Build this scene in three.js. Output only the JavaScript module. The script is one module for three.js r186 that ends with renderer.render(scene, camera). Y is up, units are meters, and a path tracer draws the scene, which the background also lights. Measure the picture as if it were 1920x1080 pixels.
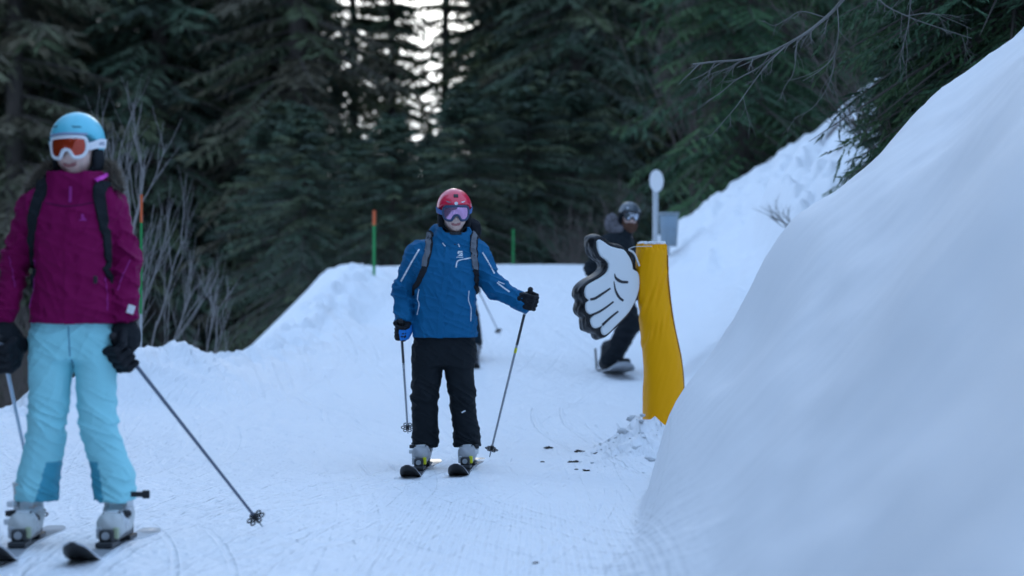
import * as THREE from 'three';
import { mergeGeometries } from 'three/addons/utils/BufferGeometryUtils.js';
import { RoundedBoxGeometry } from 'three/addons/geometries/RoundedBoxGeometry.js';
import { createNoise2D, createNoise3D } from 'simplex-noise';

// ---------------------------------------------------------------- camera, sky, sun, exposure
const scene = new THREE.Scene();
const camera = new THREE.PerspectiveCamera(13.635, 16 / 9, 0.1, 900);   // an 85 mm lens held at chest height
camera.position.set(0, 1.15, 0);
camera.lookAt(0, 1.15, -10);
camera.focus = 13.6;
camera.userData.fStop = 2.1;
const renderer = new THREE.WebGLRenderer({ antialias: true });
renderer.toneMapping = THREE.LinearToneMapping;
renderer.toneMappingExposure = 1.15;
renderer.shadowMap.enabled = true;

// late-day clear sky: the sun stands low behind the forest, the piste lies in its shade
const sunDir = new THREE.Vector3(0.09, Math.sin(0.27), -Math.cos(0.27)).normalize();
{
  const W = 1024, Hh = 512, data = new Float32Array(W * Hh * 4), v = new THREE.Vector3();
  for (let j = 0; j < Hh; j++) for (let i = 0; i < W; i++) {
    const phi = ((i + 0.5) / W - 0.5) * 2 * Math.PI, th = ((j + 0.5) / Hh - 0.5) * Math.PI;
    v.set(Math.cos(phi) * Math.cos(th), Math.sin(th), Math.sin(phi) * Math.cos(th));
    const up = Math.max(0, v.y), t = Math.pow(1 - up, 3), c = Math.max(0, v.dot(sunDir));
    const g = 0.7 * Math.pow(c, 14) + 4 * Math.pow(c, 50), o = (j * W + i) * 4;
    data[o] = 0.57 + 0.3 * t + 1.0 * g; data[o + 1] = 0.86 + 0.22 * t + 0.9 * g; data[o + 2] = 1.36 + 0.02 * t + 0.68 * g; data[o + 3] = 1;
  }
  const sky = new THREE.DataTexture(data, W, Hh, THREE.RGBAFormat, THREE.FloatType);
  sky.mapping = THREE.EquirectangularReflectionMapping; sky.magFilter = sky.minFilter = THREE.LinearFilter; sky.needsUpdate = true;
  scene.background = sky; scene.environment = sky;
}
const sun = new THREE.DirectionalLight(new THREE.Color(1, 0.9, 0.76), 0.5);
sun.position.copy(sunDir).multiplyScalar(120); sun.castShadow = true; sun.shadow.radius = 24;
sun.shadow.mapSize.set(2048, 2048);
Object.assign(sun.shadow.camera, { left: -40, right: 40, top: 40, bottom: -40, near: 1, far: 260 });
scene.add(sun, sun.target);

// ---------------------------------------------------------------- helpers
const V = (x, y, z) => new THREE.Vector3(x, y, z);
function rng(a) { return () => { a = (a + 0x6d2b79f5) | 0; let t = Math.imul(a ^ (a >>> 15), 1 | a); t = (t + Math.imul(t ^ (t >>> 7), 61 | t)) ^ t; return ((t ^ (t >>> 14)) >>> 0) / 4294967296; }; }
const n2 = createNoise2D(rng(11)), n3 = createNoise3D(rng(12));
const clamp = (x, a = 0, b = 1) => Math.min(b, Math.max(a, x)), lerp = (a, b, t) => a + (b - a) * t;
const smooth = (a, b, x) => { const t = clamp((x - a) / (b - a)); return t * t * (3 - 2 * t); };
function table(rows) {          // Catmull-Rom through [key, values...]
  const ks = rows.map((r) => r[0]), m = rows[0].length - 1;
  return (k) => {
    let i = 0; while (i < ks.length - 2 && k > ks[i + 1]) i++;
    const a = rows[Math.max(0, i - 1)], b = rows[i], c = rows[i + 1], d = rows[Math.min(rows.length - 1, i + 2)];
    const h = c[0] - b[0], t = clamp((k - b[0]) / h), out = [];
    for (let q = 1; q <= m; q++) {
      const m1 = (c[q] - a[q]) / Math.max(1e-6, c[0] - a[0]) * h, m2 = (d[q] - b[q]) / Math.max(1e-6, d[0] - b[0]) * h, t2 = t * t, t3 = t2 * t;
      out.push((2 * t3 - 3 * t2 + 1) * b[q] + (t3 - 2 * t2 + t) * m1 + (-2 * t3 + 3 * t2) * c[q] + (t3 - t2) * m2);
    }
    return m === 1 ? out[0] : out;
  };
}
const lin = (r, g, b) => new THREE.Color().setRGB(r, g, b);
const names = {};
function numbered(n) { names[n] = (names[n] ?? -1) + 1; return names[n] ? `${n}_${String(names[n]).padStart(3, '0')}` : n; }
function shadows(o) { o.traverse((m) => { if (m.isMesh) m.castShadow = m.receiveShadow = true; }); return o; }
function thing(name, label, category, pos = [0, 0, 0], group) {
  const o = new THREE.Group(); o.name = numbered(name); o.position.set(...pos); scene.add(o);
  o.userData = { label, category }; if (group) o.userData.group = group;
  return o;
}
function part(name, geo, mat, parent, label) {
  const m = new THREE.Mesh(Array.isArray(geo) ? join(geo) : geo, mat); m.name = name; m.castShadow = m.receiveShadow = true;
  if (label) m.userData.label = label;
  (parent || scene).add(m); return m;
}
function join(list) {
  const flat = list.map((g) => { const h = g.index ? g.toNonIndexed() : g; if (!h.attributes.uv) h.setAttribute('uv', new THREE.BufferAttribute(new Float32Array(h.attributes.position.count * 2), 2)); return h; });
  return flat.length === 1 ? flat[0] : mergeGeometries(flat);
}
function rbox(w, h, d, x = 0, y = 0, z = 0, r = 0.004, rot) {
  const g = new RoundedBoxGeometry(w, h, d, 2, Math.min(r, w / 2.1, h / 2.1, d / 2.1));
  if (rot) g.applyMatrix4(new THREE.Matrix4().makeRotationFromEuler(new THREE.Euler(...rot)));
  return g.translate(x, y, z);
}
function tube(pts, r, sides = 8, seg, r1 = r) {       // tapered tube with closed ends
  const P = pts.map((p) => (p.isVector3 ? p : V(...p))), n = seg || Math.max(1, (P.length - 1) * (P.length > 2 ? 5 : 1));
  const c = P.length > 2 ? new THREE.CatmullRomCurve3(P, false, 'centripetal') : new THREE.LineCurve3(P[0], P[1]);
  const pos = [], idx = [], nor = []; let side = null;
  for (let i = 0; i <= n; i++) {
    const t = i / n, p = c.getPoint(t), d = c.getTangent(t), rr = lerp(r, r1, t);
    if (!side) side = Math.abs(d.y) < 0.9 ? V(0, 1, 0) : V(1, 0, 0);
    side = side.clone().addScaledVector(d, -side.dot(d)).normalize();
    const up = V(0, 0, 0).crossVectors(d, side);
    for (let k = 0; k < sides; k++) {
      const a = k / sides * 2 * Math.PI, q = side.clone().multiplyScalar(Math.cos(a)).addScaledVector(up, Math.sin(a));
      nor.push(q.x, q.y, q.z); pos.push(p.x + q.x * rr, p.y + q.y * rr, p.z + q.z * rr);
      if (i < n) { const A = i * sides + k, B = i * sides + (k + 1) % sides; idx.push(A, B, A + sides, B, B + sides, A + sides); }
    }
    if (i === 0 || i === n) {
      const at = pos.length / 3;                        // closing disc is appended later
      (tube.ends ||= []).push([i, p, d.clone().multiplyScalar(i ? 1 : -1), at]);
    }
  }
  for (const [i, p, d] of tube.ends) {
    const c0 = pos.length / 3; pos.push(p.x, p.y, p.z); nor.push(d.x, d.y, d.z);
    const base = i * sides;
    for (let k = 0; k < sides; k++) { const s = (base + k) * 3; pos.push(pos[s], pos[s + 1], pos[s + 2]); nor.push(d.x, d.y, d.z); }
    for (let k = 0; k < sides; k++) { const a = c0 + 1 + k, b = c0 + 1 + (k + 1) % sides; i ? idx.push(c0, a, b) : idx.push(c0, b, a); }
  }
  tube.ends = null;
  const g = new THREE.BufferGeometry();
  g.setAttribute('position', new THREE.Float32BufferAttribute(pos, 3)); g.setAttribute('normal', new THREE.Float32BufferAttribute(nor, 3));
  const uv = []; for (let i = 0; i < pos.length; i += 3) uv.push(pos[i] + pos[i + 2], pos[i + 1]);
  g.setAttribute('uv', new THREE.Float32BufferAttribute(uv, 2)); g.setIndex(idx);
  return g;
}
// distance fields
const smin = (a, b, k) => { const h = Math.max(k - Math.abs(a - b), 0) / k; return Math.min(a, b) - h * h * k * 0.25; };
const smax = (a, b, k) => -smin(-a, -b, k);
function cone(a, b, ra, rb = ra) {
  const dx = b[0] - a[0], dy = b[1] - a[1], dz = b[2] - a[2], L = dx * dx + dy * dy + dz * dz || 1e-9;
  return (x, y, z) => { const px = x - a[0], py = y - a[1], pz = z - a[2], t = clamp((px * dx + py * dy + pz * dz) / L); return Math.hypot(px - dx * t, py - dy * t, pz - dz * t) - lerp(ra, rb, t); };
}
const ball = (c, r) => (x, y, z) => { const m = Math.min(...r), k = Math.hypot((x - c[0]) / r[0], (y - c[1]) / r[1], (z - c[2]) / r[2]); return (k - 1) * m * (k > 1 ? 1 : 1); };
const boxf = (c, h, r) => (x, y, z) => { const a = Math.abs(x - c[0]) - h[0] + r, b = Math.abs(y - c[1]) - h[1] + r, d = Math.abs(z - c[2]) - h[2] + r; return Math.hypot(Math.max(a, 0), Math.max(b, 0), Math.max(d, 0)) + Math.min(Math.max(a, b, d), 0) - r; };
function profile(rows, p = 2.3) {      // rows: y, centre x, centre z, half width, half depth
  const t = table(rows), y0 = rows[0][0], y1 = rows[rows.length - 1][0];
  return (x, y, z) => {
    const [cx, cz, a, b] = t(y), k = Math.pow(Math.pow(Math.abs((x - cx) / a), p) + Math.pow(Math.abs((z - cz) / b), p), 1 / p);
    return Math.max((k - 1) * Math.min(a, b), y0 - y, y - y1);
  };
}
const blend = (k, ...fs) => (x, y, z) => { let d = fs[0](x, y, z); for (let i = 1; i < fs.length; i++) d = smin(d, fs[i](x, y, z), k); return d; };
function grad(f, p, e = 0.003) {
  return V(f(p.x + e, p.y, p.z) - f(p.x - e, p.y, p.z), f(p.x, p.y + e, p.z) - f(p.x, p.y - e, p.z), f(p.x, p.y, p.z + e) - f(p.x, p.y, p.z - e)).normalize();
}
function surf(f, lo, hi, h, paint) {   // surface nets
  const nx = Math.ceil((hi[0] - lo[0]) / h) + 1, ny = Math.ceil((hi[1] - lo[1]) / h) + 1, nz = Math.ceil((hi[2] - lo[2]) / h) + 1;
  const v = new Float32Array(nx * ny * nz), B = 4, at = (i, j, k) => (k * ny + j) * nx + i;
  for (let k = 0; k < nz; k += B) for (let j = 0; j < ny; j += B) for (let i = 0; i < nx; i += B) {
    const c = f(lo[0] + (i + 1.5) * h, lo[1] + (j + 1.5) * h, lo[2] + (k + 1.5) * h), far = Math.abs(c) > B * h * 1.7 + 0.012;
    for (let kk = k; kk < Math.min(k + B, nz); kk++) for (let jj = j; jj < Math.min(j + B, ny); jj++) for (let ii = i; ii < Math.min(i + B, nx); ii++)
      v[at(ii, jj, kk)] = far ? c : f(lo[0] + ii * h, lo[1] + jj * h, lo[2] + kk * h);
  }
  const id = new Int32Array(nx * ny * nz).fill(-1), pos = [], idx = [];
  const E = [[0, 1], [2, 3], [4, 5], [6, 7], [0, 2], [1, 3], [4, 6], [5, 7], [0, 4], [1, 5], [2, 6], [3, 7]];
  const q = new Float32Array(8);
  for (let k = 0; k < nz - 1; k++) for (let j = 0; j < ny - 1; j++) for (let i = 0; i < nx - 1; i++) {
    let m = 0;
    for (let c = 0; c < 8; c++) { q[c] = v[at(i + (c & 1), j + ((c >> 1) & 1), k + (c >> 2))]; if (q[c] < 0) m++; }
    if (m === 0 || m === 8) continue;
    let x = 0, y = 0, z = 0, n = 0;
    for (const [a, b] of E) if ((q[a] < 0) !== (q[b] < 0)) {
      const t = q[a] / (q[a] - q[b]); n++;
      x += lerp(a & 1, b & 1, t); y += lerp((a >> 1) & 1, (b >> 1) & 1, t); z += lerp(a >> 2, b >> 2, t);
    }
    id[at(i, j, k)] = pos.length / 3; pos.push(lo[0] + (i + x / n) * h, lo[1] + (j + y / n) * h, lo[2] + (k + z / n) * h);
  }
  const quad = (a, b, c, d, flip) => { if (a < 0 || b < 0 || c < 0 || d < 0) return; flip ? idx.push(a, c, b, a, d, c) : idx.push(a, b, c, a, c, d); };
  for (let k = 1; k < nz - 1; k++) for (let j = 1; j < ny - 1; j++) for (let i = 1; i < nx - 1; i++) {
    const s = v[at(i, j, k)] < 0;
    if (s !== v[at(i + 1, j, k)] < 0) quad(id[at(i, j - 1, k - 1)], id[at(i, j, k - 1)], id[at(i, j, k)], id[at(i, j - 1, k)], !s);
    if (s !== v[at(i, j + 1, k)] < 0) quad(id[at(i - 1, j, k - 1)], id[at(i - 1, j, k)], id[at(i, j, k)], id[at(i, j, k - 1)], !s);
    if (s !== v[at(i, j, k + 1)] < 0) quad(id[at(i - 1, j - 1, k)], id[at(i, j - 1, k)], id[at(i, j, k)], id[at(i - 1, j, k)], !s);
  }
  const nor = new Float32Array(pos.length), uv = new Float32Array(pos.length / 3 * 2), col = paint ? new Float32Array(pos.length) : null, p = V(0, 0, 0);
  for (let i = 0; i < pos.length / 3; i++) {
    p.set(pos[3 * i], pos[3 * i + 1], pos[3 * i + 2]);
    const g = grad(f, p, h * 0.6); nor.set([g.x, g.y, g.z], 3 * i);
    if (Math.abs(g.x) > Math.abs(g.z)) uv.set([p.z, p.y], 2 * i); else uv.set([p.x, p.y], 2 * i);
    if (paint) col.set(paint(p.x, p.y, p.z), 3 * i);
  }
  const G = new THREE.BufferGeometry();
  G.setAttribute('position', new THREE.Float32BufferAttribute(pos, 3)); G.setAttribute('normal', new THREE.BufferAttribute(nor, 3)); G.setAttribute('uv', new THREE.BufferAttribute(uv, 2));
  if (col) G.setAttribute('color', new THREE.BufferAttribute(col, 3));
  G.setIndex(idx); return G;
}
function onto(f, p, n = 8) { for (let i = 0; i < n; i++) { const d = f(p.x, p.y, p.z); if (Math.abs(d) < 2e-4) break; p.addScaledVector(grad(f, p), -d * 0.9); } return p; }
function seat(f, p) {            // a point well in front of the surface drops straight back onto it, others go to the nearest spot
  if (p.z < 0.1) return onto(f, p);
  for (let k = 0; k < 80; k++) { const d = f(p.x, p.y, p.z); if (d < 3e-4 || p.z < -0.05) break; p.z -= d * 0.7; }
  return p;
}
function ribbon(f, pts, w, t = 0.003, off = 0.001, seg = 24, w1 = w) {   // a band laid on a surface
  const c = new THREE.CatmullRomCurve3(pts.map((p) => V(...p)), false, 'centripetal'), rows = [];
  const mids = []; for (let i = 0; i <= seg; i++) mids.push(seat(f, c.getPoint(i / seg)));
  for (let i = 0; i <= seg; i++) {
    const m = mids[i], d = mids[Math.min(seg, i + 1)].clone().sub(mids[Math.max(0, i - 1)]).normalize(), n = grad(f, m, 0.012), s = V(0, 0, 0).crossVectors(d, n).normalize(), ww = lerp(w, w1, i / seg);
    const row = [];
    for (let k = 0; k <= 4; k++) { const p = onto(f, m.clone().addScaledVector(s, (k / 4 - 0.5) * ww)); row.push(p.clone().addScaledVector(n, off + t)); }
    const lowL = row[0].clone().addScaledVector(n, -t - off - 0.004), lowR = row[4].clone().addScaledVector(n, -t - off - 0.004);
    rows.push([lowL, ...row, lowR]);
  }
  const pos = [], push = (...a) => a.forEach((p) => pos.push(p.x, p.y, p.z));
  for (let i = 0; i < seg; i++) for (let k = 0; k < 6; k++) { const a = rows[i][k], b = rows[i][k + 1], e = rows[i + 1][k], g = rows[i + 1][k + 1]; push(a, b, e, b, g, e); }
  for (const r of [rows[0], rows[seg]]) for (let k = 1; k < 6; k++) push(r[0], r[k], r[k + 1]);
  const g = new THREE.BufferGeometry(); g.setAttribute('position', new THREE.Float32BufferAttribute(pos, 3)); g.computeVertexNormals(); return g;
}
function stamp(f, shapes, x0, y0, off = 0.0025) {      // a flat print pressed onto the front of a surface
  const g = new THREE.ShapeGeometry(shapes, 6), a = g.attributes.position;
  for (let i = 0; i < a.count; i++) {
    const x = a.getX(i) + x0, y = a.getY(i) + y0; let z = 0.4;
    for (let k = 0; k < 60; k++) { const d = f(x, y, z); if (d < 3e-4) break; z -= d * 0.7; }
    a.setXYZ(i, x, y, z + off);
  }
  g.computeVertexNormals(); return g;
}
function shape(pts) { return new THREE.Shape(pts.map((p) => new THREE.Vector2(...p))); }
function noiseTex(size, fn, srgb) {
  const d = new Uint8Array(size * size * 4);
  for (let j = 0; j < size; j++) for (let i = 0; i < size; i++) { const c = fn(i / size, j / size), o = (j * size + i) * 4; d.set(Array.isArray(c) ? [...c.map((q) => clamp(q) * 255), 255] : [c, c, c, 1].map((q) => clamp(q) * 255), o); }
  const t = new THREE.DataTexture(d, size, size); t.wrapS = t.wrapT = THREE.RepeatWrapping; t.magFilter = t.minFilter = THREE.LinearFilter; if (srgb) t.colorSpace = THREE.SRGBColorSpace; t.needsUpdate = true; return t;
}
const per = (u, v, s, f = n3) => { const a = u * 2 * Math.PI, b = v * 2 * Math.PI; return 0.5 * (f(Math.cos(a) * s, Math.sin(a) * s, Math.cos(b) * s * 1.1) + f(Math.sin(b) * s, Math.cos(a) * s + 7, Math.sin(a) * s + 3)); };
const weave = noiseTex(256, (u, v) => 0.5 + 0.18 * Math.sin(u * 2 * Math.PI * 64) * Math.sin(v * 2 * Math.PI * 64) + 0.22 * per(u, v, 6) + 0.14 * per(u, v, 1.6));
weave.repeat.set(5, 5);
const grain = noiseTex(256, (u, v) => 0.5 + 0.3 * per(u, v, 9) + 0.2 * per(u, v, 3)); grain.repeat.set(3, 3);
const std = (c, rough = 0.8, o = {}) => new THREE.MeshStandardMaterial({ color: lin(...c), roughness: rough, ...o });
const phy = (c, rough = 0.4, o = {}) => new THREE.MeshPhysicalMaterial({ color: lin(...c), roughness: rough, ...o });
const cloth = (c, rough = 0.75, o = {}) => phy(c, rough, { specularIntensity: 0.35, bumpMap: weave, bumpScale: 0.0012, ...o });

// ---------------------------------------------------------------- terrain
const pisteY = table([[-40, 0.9], [-10, 0.35], [0, 0.16], [6, 0.12], [9.8, 0.102], [12, 0.05], [15.3, 0], [18, 0.04], [21, 0.12], [24.7, 0.275], [28, 0.6], [31, 1.05], [34, 1.42], [36, 1.49], [39, 1.4], [46, 0.5], [60, -1], [90, -3], [140, -6], [400, -10]]);
const edgeX = table([[-60, -6], [0, -5.2], [10, -4.8], [17, -4.37], [20, -4.12], [21, -3.55], [22, -3.19], [23, -3.08], [25, -2.7], [26, -2.59], [28, -2.48], [30, -2.26], [31.5, -2.1], [33, -2.2], [36, -2.6], [45, -3.5], [80, -6], [400, -20]]);
const edgeY = table([[-60, 1.2], [0, 0.26], [10, 0.16], [17, 0.19], [20, 0.19], [21, 0.44], [22, 0.62], [23, 0.5], [25, 0.49], [26, 0.545], [28, 0.78], [30, 1.13], [31.5, 1.4], [33, 1.4], [36, 1.42], [40, 1.2], [46, 0.5], [60, -1], [90, -3], [140, -6], [400, -10]]);
const toeNear = table([[-60, 0.6], [0, 0.32], [5, 0.36], [9, 0.46], [11, 0.58], [12.5, 0.68], [14, 0.82], [30, 1.2], [400, 2]]);
const toeFar = table([[-60, 1], [10, 1.1], [14, 1.12], [16.5, 1.14], [20, 1.36], [25, 1.62], [30, 1.62], [34, 1.52], [40, 1.7], [60, 3], [400, 8]]);
const rise = table([[-1, 0], [0, 0], [0.06, 0.2], [0.13, 0.42], [0.22, 0.57], [0.4, 0.8], [0.55, 1.05], [0.66, 1.28], [0.8, 1.47], [1.0, 1.63], [1.25, 1.83], [1.6, 2.14], [2, 2.46], [2.6, 3.05], [4, 4.1], [8, 7], [40, 22]]);
const riseSoft = table([[-1, 0], [-0.25, 0], [0, 0.05], [0.2, 0.2], [0.4, 0.42], [0.7, 0.76], [1, 1.22], [1.4, 1.72], [2, 2.36], [2.6, 2.95], [4, 4.1], [8, 7], [40, 22]]);
const riseFar = table([[-1, 0], [0, 0], [0.2, 0.06], [0.6, 0.36], [1.2, 0.8], [2, 1.34], [3, 2.0], [6, 3.9], [12, 7.5], [40, 22]]);
function H(x, d) {
  let y = pisteY(d);
  const xe = edgeX(d), ye = edgeY(d);
  y = lerp(ye, y, smooth(xe, xe + 1.3, x));
  if (x < xe) { const u = xe - x, far = smooth(36, 60, d); y -= lerp(1, 0.25, far) * (u < 0.4 ? u * u * 1.5 : 0.24 + (u - 0.4) * 1.0) * 1; y = Math.max(y, -4 - Math.max(0, d - 30) * 0.05 + Math.min(u, 20) * 0.01); }
  y -= 0.16 * Math.exp(-((x + 1.75) ** 2) / 0.12 - (d - 29.2) ** 2 / 0.5);
  const un = x - toeNear(d), uf = x - toeFar(d);
  if (un > -1 || uf > 0) {
    const dr = 12.9 + Math.max(0, x - 0.8) * 0.9 + 0.12 * n2(x * 2.1, 3.3), s = smooth(dr, dr + 2.2, d);
    const wob = 0.06 * n2(x * 0.7 + 5, d * 0.3);
    const uu = Math.max(0, un + wob * smooth(0, 0.3, un)), a = lerp(riseSoft(un + wob), rise(uu), smooth(8.6, 12.8, d)), b = riseFar(Math.max(0, uf));
    let bank = lerp(a, b + smooth(0.3, 1, uf) * (0.07 * n2(x * 2.4, d * 0.8) + 0.035 * n2(x * 6, d * 2.4)), s);
    bank += (0.6 + 0.12 * n2(x * 2.2, d * 1.7) + 0.05 * n2(x * 7, d * 5)) * smooth(2.85, 3.3 + 0.15 * n2(d * 1.3, 1), x) * smooth(25.5, 27, d) * (1 - smooth(30, 31, d)) * (1 - 0.5 * smooth(4, 6, x));
    y += bank;
    const rough = smooth(0.05, 0.4, Math.max(un * (1 - s), uf * s));
    y += rough * (0.035 * n2(x * 1.5, d * 0.35) + 0.012 * n2(x * 4, d * 0.9) + 0.004 * n2(x * 11, d * 2.6) + 0.002 * n2(x * 24, d * 6));
  }
  // trodden lumps at the toe of the bank round the padded post
  const heap = Math.exp(-((x - 0.88) ** 2) / 0.07 - (d - 16.05) ** 2 / 0.55);
  y += heap * (0.26 + 0.05 * n2(x * 9, d * 6) + 0.04 * n2(x * 21 + 3, d * 15));
  const edge = Math.exp(-((x - xe - 0.1) ** 2) / 0.12);
  y += edge * (d < 37 ? 1 : 0) * (0.09 * n2(x * 2.6, d * 1.7) + 0.035 * n2(x * 11, d * 8));
  y += 0.012 * n2(x * 0.9, d * 0.5) + 0.005 * n2(x * 3.1, d * 2.2) + 0.0025 * n2(x * 9, d * 6);
  return y;
}
const TX = [-5, 3.5], TD = [6, 34];
{
  const xs = [], ds = [];
  for (let x = -4.6; x < 3.6; x += 0.038) xs.push(x);
  for (let x = 3.6, s = 0.045; x < 400; x += s, s *= 1.06) xs.push(x);
  for (let x = -4.6 - 0.06, s = 0.06; x > -400; x -= s, s *= 1.06) xs.unshift(x);
  for (let d = 3; d < 36; d += 0.028 + d * 0.0022) ds.push(d);
  for (let d = 36, s = 0.12; d < 600; d += s, s *= 1.06) ds.push(d);
  for (let d = 3 - 0.08, s = 0.08; d > -150; d -= s, s *= 1.08) ds.unshift(d);
  const nx = xs.length, nd = ds.length, pos = new Float32Array(nx * nd * 3), uv = new Float32Array(nx * nd * 2), idx = [];
  for (let j = 0; j < nd; j++) for (let i = 0; i < nx; i++) {
    const o = j * nx + i; pos.set([xs[i], H(xs[i], ds[j]), -ds[j]], o * 3); uv.set([(xs[i] - TX[0]) / (TX[1] - TX[0]), (ds[j] - TD[0]) / (TD[1] - TD[0])], o * 2);
    if (i < nx - 1 && j < nd - 1) idx.push(o, o + 1, o + nx, o + 1, o + nx + 1, o + nx);
  }
  const g = new THREE.BufferGeometry(); g.setAttribute('position', new THREE.BufferAttribute(pos, 3)); g.setAttribute('uv', new THREE.BufferAttribute(uv, 2)); g.setIndex(idx); g.computeVertexNormals();
  // fine relief: ski tracks and grooming lines pressed into the piste, and grain
  const S = 2048, cv = document.createElement('canvas'); cv.width = cv.height = S; const c = cv.getContext('2d');
  c.fillStyle = 'rgb(128,128,128)'; c.fillRect(0, 0, S, S);
  const R = rng(77), X = (x) => (x - TX[0]) / (TX[1] - TX[0]) * S, D = (d) => S - (d - TD[0]) / (TD[1] - TD[0]) * S;
  function track(pts, w, depth, both = true) {
    const draw = (dx, style, lw) => { c.strokeStyle = style; c.lineWidth = lw; c.beginPath(); pts.forEach(([x, d], i) => (i ? c.lineTo(X(x + dx), D(d)) : c.moveTo(X(x + dx), D(d)))); c.stroke(); };
    for (const dx of both ? [0, 0.17 + R() * 0.15] : [0]) {
      const k = S / (TX[1] - TX[0]);
      draw(dx - w * 0.7, `rgba(200,200,200,${depth * 0.7})`, w * k * 0.5); draw(dx + w * 0.7, `rgba(200,200,200,${depth * 0.5})`, w * k * 0.4); draw(dx, `rgba(40,40,40,${depth})`, w * k);
    }
  }
  for (let n = 0; n < 210; n++) {        // sweeping turns, most crossing from the right back to the left front
    const x0 = -4.6 + R() * 5.6, d0 = 7 + R() * 22, len = 3 + R() * 9, a0 = (R() - 0.35) * 1.5, bend = (R() - 0.5) * 0.35, pts = [];
    let x = x0, d = d0, a = a0; for (let k = 0; k < 40; k++) { pts.push([x, d]); x -= Math.sin(a) * len / 40; d -= Math.cos(a) * len / 40; a += bend / 20 * (1 + R() * 0.2); }
    track(pts, 0.02 + R() * R() * 0.09, 0.09 + R() * R() * 0.36);
  }
  for (let n = 0; n < 60; n++) {        // skidded edges: short arcs that lie across
    const x0 = -4.5 + R() * 5, d0 = 8 + R() * 20, pts = []; let a = 1.1 + R() * 0.9, x = x0, d = d0;
    for (let k = 0; k < 20; k++) { pts.push([x, d]); x += Math.sin(a) * 0.06; d += Math.cos(a) * 0.06; a -= 0.03; }
    track(pts, 0.03 + R() * 0.08, 0.12 + R() * 0.25, false);
  }
  for (let n = 0; n < 26; n++) track([[-0.6 + n * 0.045, 6], [-0.55 + n * 0.046, 12.5]], 0.018, 0.1, false);
  const im = c.getImageData(0, 0, S, S), px = im.data;
  for (let j = 0; j < S; j++) for (let i = 0; i < S; i++) {
    const x = i / S * 8.5, d = j / S * 28, o = (j * S + i) * 4;
    const mk = 1 - smooth(-0.05, 0.35, x + TX[0] - toeNear(TD[1] - d)) * 0.98, q = 128 + mk * (px[o] - 128 + 26 * n2(x * 3.2, d * 1.6) + 16 * n2(x * 9, d * 5) + 10 * n2(x * 24, d * 15) + (R() - 0.5) * 12);
    px[o] = px[o + 1] = px[o + 2] = clamp(q, 0, 255);
  }
  c.putImageData(im, 0, 0);
  const bump = new THREE.CanvasTexture(cv); bump.wrapS = bump.wrapT = THREE.MirroredRepeatWrapping;
  const snow = std([0.86, 0.875, 0.9], 0.62, { bumpMap: bump, bumpScale: 0.055 });
  const m = part('snow_ground', g, snow); m.userData = { kind: 'structure', label: 'packed snow of the ski piste with its side banks' };
}
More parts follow.
